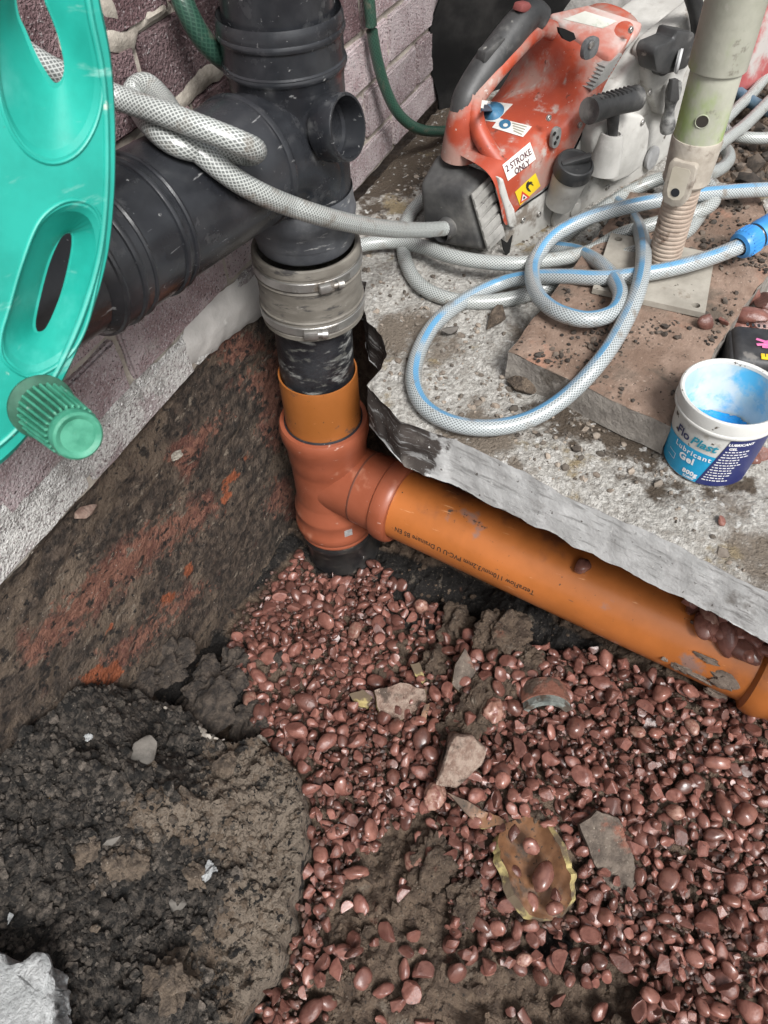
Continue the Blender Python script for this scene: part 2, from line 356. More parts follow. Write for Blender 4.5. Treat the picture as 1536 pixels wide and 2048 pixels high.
attr(g, 'black', bl * .95 - .10); attr(g, 'tone', np.full(len(V), .5))
# ---------------------------------------------------------------- concrete slab with its sawn edge
def densify(poly, step, jit, seed):
    out = []; g_ = np.random.default_rng(seed); n = len(poly)
    for i in range(n):
        a = np.array(poly[i], float); b = np.array(poly[(i + 1) % n], float); k = max(1, int(np.linalg.norm(b - a) / step))
        for q in range(k):
            p = a + (b - a) * q / k; out.append(p + jit * np.array([fbm([p[0], p[1], seed], 60, 3, seed), fbm([p[0], p[1], seed + 9.], 60, 3, seed + 3)]))
    return np.array(out)
bp = densify(slab_poly, .005, .0009, 4); nb = len(bp)
gx, gy = np.meshgrid(np.arange(-.32, 1.04, .0075), np.arange(-1.36, .11, .0075)); gp = np.stack([gx.ravel(), gy.ravel()], -1) + RNG.uniform(-.0022, .0022, (gx.size, 2))
gp = gp[polydist(bp, gp[:, 0], gp[:, 1]) > .005]
r = geometry.delaunay_2d_cdt([Vector(p) for p in np.vstack([bp, gp])], [], [list(range(nb))], 1, 1e-7)
sv = np.array([tuple(v) for v in r[0]]); sf = [tuple(f) for f in r[2]]
def slab_z(p): q = np.concatenate([p, 0 * p[:, :1]], 1); return ZS + .0035 * fbm(q, 14, 3, 21) + .0022 * fbm(q, 70, 3, 22) - .002 * np.exp(-np.maximum(polydist(bp, p[:, 0], p[:, 1]), 0) / .003)
V = np.column_stack([sv, slab_z(sv)]).tolist(); Fc = sf
conc = M('concrete_top', (.34, .32, .29), (.62, .60, .56), 150, .92, 1.0, 230, bd=.010, spec=.2,
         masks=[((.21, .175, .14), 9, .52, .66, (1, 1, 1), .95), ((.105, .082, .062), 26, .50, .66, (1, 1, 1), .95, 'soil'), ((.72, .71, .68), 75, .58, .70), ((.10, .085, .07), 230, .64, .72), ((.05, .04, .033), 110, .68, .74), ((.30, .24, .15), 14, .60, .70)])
sl_o = thing('concrete_slab', (.2, -.5, 0), 'old concrete slab with a sawn edge beside the trench', 'concrete slab', kind='structure')
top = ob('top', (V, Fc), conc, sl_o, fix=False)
vv = np.array(V); p2 = proj(vv)
soil_shade_px = [[(680, 300), (760, 230), (850, 100), (1000, 60), (1000, 320), (850, 420), (790, 440), (740, 500), (700, 480)], [(1000, 810), (1150, 740), (1350, 850), (1330, 960), (1200, 930), (1060, 880)], [(1200, 930), (1400, 960), (1536, 900), (1536, 1010), (1300, 1030)], [(1430, 0), (1536, 0), (1536, 420), (1420, 330)]]  # first patch is wall-side soil, widened to paint the shade behind the saw
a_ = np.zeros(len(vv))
for q in soil_shade_px: a_ = np.maximum(a_, np.clip(.5 + polydist(q, p2[:, 0], p2[:, 1]) / 120, 0, 1))
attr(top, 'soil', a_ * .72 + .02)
cut = M('sawn_concrete', (.48, .485, .48), (.60, .605, .60), 40, .6, .35, 170, bd=.003, spec=.35, st=(1, 1, 1),
        masks=[((.06, .05, .045), 18, .60, .68, (1, 1, 1), .9, 'broken'), ((.32, .32, .315), 60, .52, .66, (.35, .35, 2.2)), ((.66, .66, .64), 190, .62, .70), ((.10, .09, .08), 130, .64, .70), ((.16, .145, .13), 9, .56, .66)])
rows = 9; V = []; F = []
lowz = lambda p: .030 - .012 * np.interp(-p[1], [.1, .2, .6], [0, 1, .3]) + .0045 * fbm([p[0], p[1], 3.3], 55, 4, 8)
tz = slab_z(bp)
for k in range(rows + 1):
    t = k / rows
    for i in range(nb):
        p = bp[i]; z0 = tz[i]; z = z0 + (lowz(p) - z0) * t
        brk = 1 - sstep(.18, .24, -p[1]); am = .0010 + .0045 * brk
        nx, ny = -1.0, -.15; off = am * fbm([p[0], p[1], z], 45, 4, 31) + .002 * math.sin(t * 3) * brk
        V.append((p[0] - nx * off, p[1] - ny * off, z - .0015 * (k > 0)))
for k in range(rows):
    for i in range(nb): j = (i + 1) % nb; F.append((k * nb + i, k * nb + j, (k + 1) * nb + j, (k + 1) * nb + i))
ce = ob('sawn_edge', (V, F), cut, sl_o, sharp=50); attr(ce, 'broken', [.80 * (1 - sstep(.13, .33, -v[1])) + .10 for v in V]); ce['label'] = 'grey sawn face of the slab, broken at its left end'
ob('underside', ([(*p, lowz(p)) for p in bp], [tuple(range(nb))]), cut, sl_o)
# ---------------------------------------------------------------- brick wall
YW = .110
wall = thing('brick_wall', (0, YW + .05, ZS), 'purple grey textured brick wall behind the black soil stack', 'brick wall')
mortar = M('mortar', (.31, .275, .235), (.44, .40, .345), 30, .95, .7, 170, bd=.003, spec=.2, masks=[((.22, .19, .16), 17, .58, .70)])
V, F = grid(np.linspace(-1.3, 1.06, 320), np.linspace(.104, 1.25, 160), lambda a, b: YW + .0065 + .0022 * fbm(np.stack([a, b, 0 * a], -1), 30, 3, 40) - .006 * np.clip(fbm(np.stack([a, b, 0 * a], -1), 7, 3, 44) - .15, 0, 1) * ((a < -.02) & (b > .33)))
V = V[:, [0, 2, 1]]
ob('mortar_bed', (V, F), mortar, wall, fix=False)
ob('core', rbox((-.12, YW + .07, .68), (2.36, .10, 1.14), .002), mortar, wall)
brick_a = M('brick_purple', (.27, .195, .20), (.46, .39, .395), 16, .8, 1.0, 330, bd=.005, spec=.35, rnd=.25, rrand=1, masks=[((.46, .42, .42), 300, .52, .62), ((.06, .04, .043), 280, .57, .65), ((.38, .35, .33), 7, .60, .74), ((.62, .60, .58), 120, .68, .74)], bdet=2)
brick_b = M('brick_bloomed', (.22, .17, .17), (.34, .29, .29), 22, .9, 1.0, 260, bd=.0045, spec=.25, rrand=1, masks=[((.50, .49, .47), 9, .36, .52), ((.15, .12, .12), 300, .54, .63), ((.66, .65, .63), 260, .55, .65)], bdet=2)
def brick_mesh(nm, Lx, Hz, mat, seed):
    b = bmesh.new(); bmesh.ops.create_cube(b, size=1)
    for v in b.verts: v.co = Vector((v.co.x * Lx, v.co.y * .02, v.co.z * Hz))
    bmesh.ops.bevel(b, geom=b.edges[:], offset=.003, segments=2, affect='EDGES')
    bmesh.ops.subdivide_edges(b, edges=[e for e in b.edges if e.calc_length() > .02], cuts=5, use_grid_fill=True)
    for v in b.verts: v.co += Vector((.0012 * fbm(np.array(v.co) + seed, 60, 2, 3), .0014 * fbm(np.array(v.co) + seed, 45, 3, 5), .0012 * fbm(np.array(v.co) + seed, 60, 2, 9)))
    b.verts.index_update(); V, F = bmout(b); return mesh(nm, V, F, mat, None, 40)
beds = [.107, .163, .2425, .320, .400, .480, .558, .636, .714, .792, .870, .948, 1.026, 1.104, 1.182]
bm_ = [brick_mesh('brick', .203, .069, brick_a, s) for s in range(3)]; bl_ = [brick_mesh('brick', .203, .051, brick_b, s + 5) for s in range(2)]
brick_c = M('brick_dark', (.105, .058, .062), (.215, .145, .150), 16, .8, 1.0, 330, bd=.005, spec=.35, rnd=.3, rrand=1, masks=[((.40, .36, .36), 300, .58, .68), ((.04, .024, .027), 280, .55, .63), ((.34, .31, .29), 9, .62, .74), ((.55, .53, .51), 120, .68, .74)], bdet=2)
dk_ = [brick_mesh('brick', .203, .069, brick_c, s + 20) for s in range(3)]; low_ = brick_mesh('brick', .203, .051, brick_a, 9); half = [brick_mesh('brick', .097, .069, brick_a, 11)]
for ci in range(len(beds) - 1):
    z = (beds[ci] + beds[ci + 1]) / 2; off = -.217 + (.106 if ci % 2 == 0 else 0) + (.04 if ci == 4 else 0) + (-.012 if ci == 2 else 0)
    for k in range(-6, 7):
        x = off + .106 + k * .212
        if x < -1.2 or x > 1.02: continue
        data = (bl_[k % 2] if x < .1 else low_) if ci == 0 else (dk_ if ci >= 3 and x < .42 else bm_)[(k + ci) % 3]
        if x + .1 > 1.06: data = half[0]; x -= .05
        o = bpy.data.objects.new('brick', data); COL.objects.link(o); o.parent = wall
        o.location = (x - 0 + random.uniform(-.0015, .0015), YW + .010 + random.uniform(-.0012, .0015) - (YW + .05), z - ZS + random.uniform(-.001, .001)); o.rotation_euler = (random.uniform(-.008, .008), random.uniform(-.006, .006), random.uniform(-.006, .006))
# grey cement smeared over the bottom course by the stack, and pale splashes of mortar on the faces
cem = M('smooth_cement', (.40, .385, .365), (.52, .50, .475), 14, .9, .5, 90, bd=.002, spec=.2, masks=[((.17, .15, .13), 26, .62, .72), ((.62, .61, .58), 40, .62, .72)])
def smear(name, poly_px, Y, bulge, mat, seed, step=.006):
    P = np.array([onY(x, y, Y) for x, y in poly_px])[:, [0, 2]]; b_ = densify(P.tolist(), step, .002, seed); k = len(b_)
    mn, mx = b_.min(0), b_.max(0); gx, gy = np.meshgrid(np.arange(mn[0], mx[0], step), np.arange(mn[1], mx[1], step)); q = np.stack([gx.ravel(), gy.ravel()], -1); q = q[polydist(b_, q[:, 0], q[:, 1]) > step * .6]
    r = geometry.delaunay_2d_cdt([Vector(p) for p in np.vstack([b_, q])], [], [list(range(k))], 1, 1e-7); v = np.array([tuple(p) for p in r[0]]); d = np.clip(polydist(b_, v[:, 0], v[:, 1]), 0, None)
    h = bulge * (1 - np.exp(-d / (bulge * 1.2 + .002))) + .0012 * fbm(np.column_stack([v, 0 * v[:, 0]]), 60, 3, seed)
    return np.column_stack([v[:, 0], Y - h + .004, v[:, 1]]), [tuple(f) for f in r[2]]
s_ = ob('cement_smear', smear('x', [(380, 640), (450, 585), (520, 530), (560, 500), (590, 560), (560, 615), (520, 640), (455, 680), (440, 700), (400, 720), (375, 740), (360, 700)], YW, .010, cem, 3), cem, wall); s_['label'] = 'smooth grey cement smeared over the lowest bricks beside the stack'
bloom = M('lime_bloom', (.33, .315, .30), (.58, .57, .55), 40, .92, 1.0, 300, bd=.008, spec=.2, masks=[((.22, .19, .19), 300, .56, .64), ((.86, .85, .83), 240, .55, .66)], bdet=2)
s2_ = ob('lime_bloom', smear('x', [(-120, 1130), (-40, 1052), (30, 990), (62, 962), (80, 968), (118, 925), (160, 905), (178, 865), (200, 842), (225, 800), (268, 772), (290, 748), (330, 718), (352, 690), (395, 655), (410, 648), (425, 690), (400, 722), (375, 745), (330, 800), (250, 880), (212, 918), (180, 962), (110, 1030), (50, 1098), (0, 1158), (-120, 1290)], YW - .001, .0035, bloom, 8, .004), bloom, wall); s2_['label'] = 'white lime bloom crusted along the foot of the wall'
for i, pp in enumerate([[(195, -10), (232, -10), (240, 40), (215, 60), (200, 50)], [(200, 55), (260, 60), (300, 20), (345, 5), (350, 20), (285, 60), (278, 100), (262, 110), (215, 105)], [(235, 330), (300, 250), (330, 265), (245, 340)], [(345, 205), (420, 125), (450, 120), (455, 150), (400, 190), (370, 225)], [(100, 20), (200, 0), (205, 60), (130, 110)]]):
    ob('mortar_splash', smear('m', pp, YW - .002, .005, mortar, 20 + i), mortar, wall)
# ---------------------------------------------------------------- foundation below ground, smeared with soil
XF = np.concatenate([np.linspace(-1.3, -.72, 30), np.arange(-.71, .26, .0042)]); ZF = np.arange(-.46, .1085, .0042)
def fy(a, b): p = np.stack([a, b, 0 * a], -1); s = np.stack([a, b * 3.0, 0 * a], -1); return YW + .012 - .014 * sstep(.1, -.35, b) + .0026 * fbm(s, 8, 3, 51) + .0022 * fbm(p, 45, 3, 52) + .0014 * fbm(p, 150, 2, 53) - .006 * sstep(.09, .105, b)
V, F = grid(XF, ZF, fy); V = V[:, [0, 2, 1]]
found = M('soiled_foundation', (.036, .028, .023), (.118, .088, .067), 70, .8, 1.0, 170, bd=.012, spec=.35, lo=.36, hi=.66,
          masks=[((.150, .112, .082), 11, .50, .62, (1, 1, 1.6), .8), ((.135, .056, .042), 16, .47, .64, (1, 1, 1.3), .75, 'red'), ((.225, .105, .073), 90, .50, .64, (1, 1, 1.2), .8, 'red'), ((.03, .024, .02), 40, .56, .64, (1, 1, 1.3)), ((.22, .18, .14), 30, .61, .67, (1, 1, 2.5), .85), ((.30, .092, .042), 34, .52, .62, (1, 1, 1.6), .5, 'orange'), ((.014, .012, .011), 80, .57, .66), ((.46, .42, .36), 260, .66, .72)])
fo = thing('foundation_wall', (-.2, YW, -.3), 'buried foundation of the wall smeared with dark soil and red brick', 'foundation')
fm = ob('face', (V, F), found, fo, fix=False); pv = proj(V)
def blobs(pv, L, w=40):
    a = np.zeros(len(pv))
    for q in L: a = np.maximum(a, np.clip(.5 + polydist(q, pv[:, 0], pv[:, 1]) / w, 0, 1))
    return a
redp = [[(255, 1080), (310, 1050), (380, 1010), (420, 990), (440, 1020), (300, 1120), (160, 1250), (60, 1330), (40, 1300), (150, 1180)], [(230, 1350), (200, 1320), (300, 1240), (360, 1180), (410, 1170), (350, 1230), (240, 1340)], [(340, 910), (420, 850), (450, 830), (400, 900), (370, 950)], [(470, 770), (560, 690), (580, 760), (560, 900), (530, 880), (520, 790)], [(420, 700), (470, 660), (540, 690), (450, 730)], [(550, 960), (590, 980), (580, 1030), (540, 1020)], [(370, 1200), (400, 1170), (350, 1240)]]
orp = [[(440, 1005), (445, 960), (470, 925), (480, 950), (465, 990), (450, 1015)], [(475, 920), (500, 890), (505, 910), (485, 935)], [(320, 1190), (350, 1175), (355, 1200), (310, 1230)], [(365, 1120), (395, 1120), (390, 1150), (360, 1160)], [(200, 1260), (230, 1230), (235, 1260), (205, 1290)], [(430, 820), (445, 805), (440, 840)], [(130, 1360), (240, 1310), (250, 1350), (210, 1380)]]
attr(fm, 'red', blobs(pv, redp, 60) * .34 + .36); attr(fm, 'orange', blobs(pv, orp, 24) * .45 + .22)
stones = M('pale_stone', (.42, .40, .36), (.60, .58, .54), 60, .9, .6, 150, bd=.002)
for i, (x, y, s) in enumerate([(352, 912, .008), (430, 1070, .005)]):
    p = onY(x, y, float(fy(np.array(-.2), np.array(-.1))) - .004); ob('embedded_stone', place(lump(60 + i, 3, .6, 1.5), p, (s, s * .6, s * .8), i), M('dirty_stone', (.16, .14, .115), (.36, .33, .28), 120, .9, .8, 200, bd=.004), fo)
ob('brick_stub', place(rock(71, 14, .6), onY(170, 1024, YW + .002), (.026, .010, .013), .1, (.3, .5)), M('brick_pink', (.22, .14, .11), (.36, .26, .21), 90, .9, .8, 200, bd=.004), fo)
# ---------------------------------------------------------------- soil heap at the near left
MPX = [(-60, 1412, -.03), (0, 1396, -.03), (60, 1384, -.06), (120, 1371, -.09), (180, 1360, -.13), (235, 1366, -.16), (280, 1388, -.205), (318, 1412, -.222), (385, 1424, -.232), (397, 1462, -.234), (450, 1482, -.238), (515, 1476, -.238), (560, 1505, -.234), (603, 1556, -.232), (612, 1620, -.232), (602, 1700, -.232),
       (590, 1790, -.232), (572, 1870, -.232), (552, 1925, -.232), (520, 1980, -.232), (470, 2060, -.232), (430, 2250, -.2), (-300, 2600, -.1), (-700, 2200, .0), (-600, 1500, .02)]
MC = [tuple(onz(x, y, z)) for x, y, z in MPX] + [tuple(onz(*q)) for q in ((300, 1600, -.13), (120, 1420, -.10), (0, 1700, -.06), (0, 2040, -.05), (300, 2000, -.13), (450, 1750, -.175), (150, 1550, -.09))]
mp = densify([(a, b) for a, b, c in MC[:len(MPX)]], .006, .0055, 14)
def mound_z(x, y):
    num = 0; den = 0
    for a, b, c in MC: wt = 1 / ((x - a) ** 2 + (y - b) ** 2 + 1e-3) ** 1.5; num = num + wt * c; den = den + wt
    z = num / den; p = np.stack([x, y, 0 * x], -1); d = polydist(mp, x, y)
    z = z + .011 * fbm(p, 17, 3, 61) + .0085 * np.abs(fbm(p, 38, 3, 62)) + .0052 * fbm(p, 110, 3, 63)
    zb = terrain_z(x, y) - .03
    return np.where(d > 0, z - .003 * np.exp(-d / .005), np.maximum(zb, z - .003 - (-d) * 14))
V, F = grid(np.arange(-1.25, -.36, .0036), np.arange(-.47, .105, .0036), mound_z)
d = polydist(mp, V[:, 0], V[:, 1]); keep = d > -.04; km = keep[F].all(1); F = F[km]; used = np.unique(F); re = -np.ones(len(V), int); re[used] = np.arange(len(used)); V = V[used]; F = re[F]
clay_px = [[(400, 1470), (520, 1480), (660, 1540), (680, 1700), (640, 1900), (560, 2048), (430, 2060), (410, 1900), (440, 1760), (380, 1700), (250, 1680), (230, 1600), (380, 1560)], [(210, 1690), (300, 1700), (290, 1760), (200, 1760)], [(330, 1900), (420, 1880), (400, 1990), (320, 1960)]]
heap = M('heap_soil', (.019, .017, .015), (.092, .077, .064), 110, .85, 1.0, 230, bd=.012, spec=.35, lo=.38, hi=.66, tone=(.40, 2.5),
         masks=[((.155, .114, .082), 17, .47, .60, (1, 1, 1), .9, 'clay'), ((.235, .19, .148), 70, .56, .68, (1, 1, 1), .95, 'clay'), ((.10, .085, .07), 45, .60, .68), ((.012, .011, .010), 34, .56, .64), ((.010, .009, .009), 130, .57, .65), ((.34, .30, .25), 300, .655, .71)])
hp = ob('soil_heap', (V, F), heap, fix=False); tag(hp, 'heap of black crumbly soil and brown clay in the lower left corner', 'soil heap')
pv = proj(V); attr(hp, 'tone', np.full(len(V), .38)); attr(hp, 'clay', np.clip(blobs(pv, clay_px, 110) * .52 + .22, 0, 1))
# ================================================================= PIPES
blackp = M('black_plastic', (.014, .015, .018), (.028, .030, .034), 18, .26, .25, 60, bd=.0015, masks=[((.10, .10, .10), 30, .58, .78, (1, 1, 1), .5), ((.36, .36, .35), 130, .68, .73, (1, 1, 1), .8), ((.038, .038, .042), 8, .5, .7), ((.22, .22, .22), 70, .66, .70, (.25, 1, 2), .6)])
greyend = M('dusty_black_plastic', (.060, .064, .072), (.105, .110, .120), 20, .5, .3, 80, masks=[((.36, .36, .35), 30, .62, .70, (1, 1, 4), .8), ((.16, .165, .17), 13, .5, .7)])
AX = np.array([.012, 0., 0.])
st = thing('soil_stack', (AX[0], AX[1], .25), 'black plastic soil stack with side branch in front of the brick wall', 'soil pipe')
def vt(prof): return [(t, r) for t, r in prof]
up = (0, 0, 1)
ob('pipe', lathe([(.47, .0545), (1.15, .0545)], AX, up), blackp, st)
so_ = ob('socket', lathe([(.474, .0548), (.480, .0585), (.486, .0605), (.4875, .0600), (.483, .0618), (.476, .0622), (.470, .0604), (.452, .0602), (.447, .0604), (.4455, .0620), (.4405, .0620), (.438, .0604), (.432, .0592), (.425, .0580), (.3, .0580)][::-1], AX, up), blackp, st)
ob('ring', lathe(ringprof(.468, .4755, .0632), AX, up), blackp, so_); ob('ring', lathe(ringprof(.4385, .4455, .0628), AX, up), blackp, so_)
J = AX + [0, 0, .370]; BD = nrm([-.25, .035, .012])
sw = spline([J + BD * .185, J + BD * .13, J + BD * .085, J + BD * .045 + [0, 0, -.006], AX + [-.012, .001, .338], AX + [-.002, 0, .312], AX + [0, 0, .298]], .006)
ob('junction', tube(sw, lambda t: .0612 - .0015 * t - .006 * max(0, t - .8) / .2, 40, cap=False), blackp, st, sharp=60)
ob('junction_body', lathe([(.262, .0572), (.31, .0580), (.36, .0585), (.44, .0585)], AX, up), blackp, st)
br = ob('branch_socket', lathe([(.075, .0600), (.082, .0625), (.10, .0628), (.150, .0618), (.232, .0615)], J, BD), blackp, st)
ob('ring', lathe(ringprof(.078, .088, .0650), J, BD), blackp, br)
cp = ob('coupler', lathe([(.218, .0600), (.226, .0625), (.312, .0625), (.318, .0600), (.324, .0550)], J, BD), blackp, st)
for a, b, r in ((.224, .230, .0645), (.235, .242, .0652), (.276, .282, .0645), (.289, .296, .0652), (.310, .316, .0640)): ob('ring', lathe(ringprof(a, b, r), J, BD), blackp, cp)
ob('branch_pipe', lathe([(.27, .0548), (.52, .0548), (.5205, .051), (.42, .051)], J, BD), blackp, st)
ob('bottom_socket', lathe([(.246, .0560), (.250, .0585), (.262, .0592), (.2625, .0606), (.270, .0616), (.276, .0606), (.280, .0612), (.286, .0624), (.292, .0612), (.296, .0602), (.312, .0596)], AX, up), greyend, st)
bd_ = nrm([-.10, -.97, .22]); bo = dep(697, 255, .757) - bd_ * .0535
bs_ = ob('boss_socket', lathe([(-.045, .0290), (-.01, .0270), (.010, .0255), (.024, .0255), (.026, .0300), (.030, .0312), (.052, .0312), (.0535, .0302), (.0535, .0280), (.030, .0278), (.029, .0230), (.0, .0225), (-.004, .0)], bo, bd_, 40), blackp, st)
ob('inner_plug', lathe([(.0, .026), (.012, .0262), (.014, .0225), (.012, 0)], bo, bd_, 32), greyend, bs_)
white = M('white_paint', (.75, .75, .73), (.85, .85, .84), 60, .5)
for i, (x, y, s) in enumerate(((272, 577, .0055), (295, 560, .003))):
    r_ = ray(x, y); o_ = CAM - J; a_ = r_ - BD * r_.dot(BD); c_ = o_ - BD * o_.dot(BD); A = a_.dot(a_); B = 2 * a_.dot(c_); C_ = c_.dot(c_) - .0550 ** 2; q = CAM + r_ * ((-B - math.sqrt(max(B * B - 4 * A * C_, 0))) / (2 * A))
    ob('cement_spot', place(lump(15 + i, 2, .5, 1.6, .25), q, (s, s, .0016), 0, (.9, -.2)), M('grey_cement', (.14, .14, .135), (.25, .25, .24), 200, .9), st)
# grey rubber coupling
rub = M('grey_rubber', (.115, .104, .088), (.185, .170, .146), 16, .62, .35, 70, st=(1, 1, 4), masks=[((.045, .042, .04), 24, .56, .66, (1, 1, 4), .7), ((.30, .28, .25), 40, .62, .72, (1, 1, 2), .85)])
steel = M('worn_steel', (.38, .37, .35), (.52, .51, .49), 40, .38, .2, 150, metal=.85, masks=[((.20, .17, .14), 30, .55, .68, (1, 1, 1), .75)])
CX = np.array([.008, -.001, 0]); cpl = thing('rubber_coupling', (CX[0], CX[1], .145), 'dirty grey rubber pipe coupling clamped round the black stack', 'pipe coupling')
slv = ob('sleeve', lathe([(.146, .0530), (.147, .0630), (.149, .0652), (.1545, .0655), (.156, .0640), (.172, .0640), (.174, .0660), (.176, .0645), (.198, .0640), (.213, .0645), (.215, .0662), (.217, .0640), (.2335, .0640), (.235, .0658), (.240, .0660), (.2445, .0650), (.246, .0625), (.2445, .0590), (.236, .0575)], CX, up, 56), rub, cpl)
for i, (z, ang) in enumerate(((.2255, 226), (.1635, 206))):
    cl = ob('hose_clamp', lathe([(z - .0055, .0640), (z - .0055, .0662), (z - .005, .0668), (z + .005, .0668), (z + .0055, .0662), (z + .0055, .0640)], CX, up, 56), steel, cpl)
    a = math.radians(ang); q = CX + np.array([math.cos(a) * .0705, math.sin(a) * .0705, z]); tg = np.array([-math.sin(a), math.cos(a), 0]); nr = np.array([math.cos(a), math.sin(a), 0])
    ob('screw_housing', rbox(q, (.018, .011, .008), .002, tg, nr), steel, cl)
    ob('screw', lathe([(.0, 0), (.0, .0035), (.006, .0035), (.006, .0052), (.013, .0052), (.013, .003), (.011, 0)], q + tg * .008, tg, 12), steel, cl)
    for k in range(11):
        a2 = a + (.24 + k * .028) * (1 if i == 0 else 1); c = CX + np.array([math.cos(a2) * .0672, math.sin(a2) * .0672, z]); ob('band_tooth', rbox(c, (.0009, .008, .0012), 0, [-math.sin(a2), math.cos(a2), 0], [math.cos(a2), math.sin(a2), 0]), steel, cl)
dirtyblack = M('scraped_black_pipe', (.012, .012, .015), (.03, .032, .036), 20, .45, .5, 90, bd=.003, masks=[((.30, .305, .29), 15, .55, .66, (1, 1, 3.2), .8), ((.10, .10, .09), 50, .55, .7, (1, 1, 2), .85)])
dp = ob('cut_pipe', lathe([(.0, .0485), (.0005, .0505), (.002, .0512), (.170, .0512)], (.004, .004, -.002), nrm([.03, -.01, 1]), 56), dirtyblack); tag(dp, 'scraped black pipe stub between the rubber coupling and orange drain', 'pipe')
# ---------------------------------------------------------------- orange drain
org = M('orange_upvc_shaded', (.26, .088, .020), (.325, .110, .028), 9, .34, .12, 60, masks=[((.20, .070, .030), 8, .55, .70, (1, 1, 1), .5), ((.10, .055, .035), 30, .63, .71, (1, 1, 1), .8), ((.05, .032, .022), 110, .665, .71), ((.50, .24, .11), 50, .66, .72, (3, .3, 3))])  # darker copy of the drain orange; the upright's enclosed shade is in it
tee = M('terracotta_upvc', (.225, .060, .028), (.285, .082, .042), 10, .40, .12, 60, masks=[((.42, .20, .13), 14, .60, .74, (1, 1, 1), .6), ((.50, .33, .27), 70, .66, .71, (.4, 1, 2)), ((.18, .05, .025), 46, .68, .75, (1, 1, 1), .8)])
dr = thing('drain_junction', (0, 0, -.37), 'terracotta plastic drain tee with upright orange pipe in its top', 'drain fitting')
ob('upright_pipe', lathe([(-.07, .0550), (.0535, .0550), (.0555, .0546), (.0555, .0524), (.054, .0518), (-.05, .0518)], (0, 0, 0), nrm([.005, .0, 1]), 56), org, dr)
ts = ob('top_socket', lathe([(-.118, .0585), (-.112, .0588), (-.108, .0600), (-.090, .0605), (-.078, .0615), (-.066, .0640), (-.056, .0662), (-.046, .0668), (-.038, .0660), (-.034, .0640), (-.034, .0558)], (0, 0, 0), up, 56), tee, dr)
ob('rubber_seal', lathe(ringprof(-.0365, -.031, .0580, .002), (0, 0, 0), up, 48), blackp, ts)
ob('body', lathe([(-.20, .0585), (-.16, .0582), (-.118, .0585)], (0, 0, 0), up, 56), tee, dr)
bsk = ob('bottom_socket', lathe([(-.268, .0575), (-.268, .0640), (-.264, .0662), (-.257, .0668), (-.250, .0662), (-.246, .0640), (-.226, .0632), (-.222, .0645), (-.217, .0640), (-.206, .0602), (-.19, .0585)], (0, 0, 0), up, 56), tee, dr)
ob('stripe_label', prism([np.array([math.cos(math.radians(a)) * .0639, math.sin(math.radians(a)) * .0639, z]) for a, z in ((221, -.228), (233, -.228), (233, -.243), (221, -.243))], (-.0004, -.0004, 0), 0), M('silver_label', (.42, .42, .42), (.6, .6, .6), 200, .3, metal=.4), bsk)
PB = np.array([0, 0, -.150]); PD = nrm([-.068, -.57, -.016])
brn = ob('branch', lathe([(.0, .0565), (.062, .0570), (.068, .0585), (.098, .0592), (.104, .0600), (.107, .0640), (.115, .0665), (.124, .0668), (.131, .0655), (.134, .0630), (.134, .0560)], PB, PD, 56), tee, dr)
ob('seam', lathe(ringprof(.066, .0695, .0590, .001), PB, PD, 48), M('groove', (.10, .03, .016), None, 10, .7), brn)
lb = thing('lower_drain_pipe', (0, 0, -.42), 'black plastic pipe collar below the orange tee among the pebbles', 'pipe')
wetblack = M('wet_black_plastic', (.011, .011, .012), (.028, .026, .025), 25, .3, .4, 80, masks=[((.09, .075, .06), 30, .58, .70, (1, 1, 2), .7)])
ob('collar', lathe([(-.46, .0600), (-.372, .0600), (-.366, .0640), (-.352, .0645), (-.347, .0612), (-.300, .0608), (-.294, .0630), (-.286, .0634), (-.281, .0615), (-.276, .058), (-.262, .0575)], (-.027, .016, 0), nrm([-.10, .06, 1]), 48), wetblack, lb)
ob('gasket', lathe(ringprof(-.279, -.270, .0632), (0, 0, 0), up, 48), tee, lb)
a = math.radians(258); ob('label', prism([np.array([math.cos(math.radians(q)) * .0616, math.sin(math.radians(q)) * .0616, z]) for q, z in ((250, -.322), (264, -.322), (264, -.331), (250, -.331))], (-.0001, -.0005, 0), 0), white, lb)
PL = .825
orgp = M('orange_pipe_wall', (.335, .108, .026), (.42, .135, .034), 9, .33, .12, 60, masks=[((.20, .070, .030), 8, .57, .70, (1, 1, 1), .5), ((.23, .13, .10), 34, .46, .62, (1, 1, 1), .7, 'smear'), ((.07, .042, .030), 95, .56, .66, (1, 1, 1), .8, 'smear'), ((.05, .032, .022), 130, .675, .71), ((.50, .24, .11), 60, .665, .71, (3, .3, 3)), ((.12, .06, .035), 40, .67, .71, (2, .5, 2), .7)])
pp = thing('orange_drain_pipe', PB + PD * .4 - [0, 0, .055], 'long orange plastic drain pipe lying along the sawn concrete edge', 'drain pipe')
pbody = ob('pipe', lathe([(.118 + (PL - .238) * k / 110, .0552) for k in range(111)], PB, PD, 72), orgp, pp)
pv = proj(np.array([tuple(v.co) for v in pbody.data.vertices]) + ORG[pbody.name])
attr(pbody, 'smear', np.maximum(blobs(pv, [[(865, 1015), (900, 985), (960, 1015), (1005, 1050), (990, 1085), (940, 1090), (930, 1060), (885, 1050)], [(1340, 1300), (1420, 1300), (1440, 1370), (1350, 1350)]], 45), blobs(pv, [[(1175, 1190), (1235, 1165), (1265, 1200), (1215, 1265)], [(1005, 1080), (1050, 1090), (1020, 1130), (980, 1110)]], 60) * .8) * .42 + .10)
es = ob('end_socket', lathe([(PL - .165, .0556), (PL - .160, .0640), (PL - .152, .0664), (PL - .142, .0664), (PL - .134, .0640), (PL - .128, .0622), (PL - .07, .0622), (PL + .30, .0615)], PB, PD, 56), orgp, pp); es['label'] = 'terracotta socket at the buried end of the pipe'
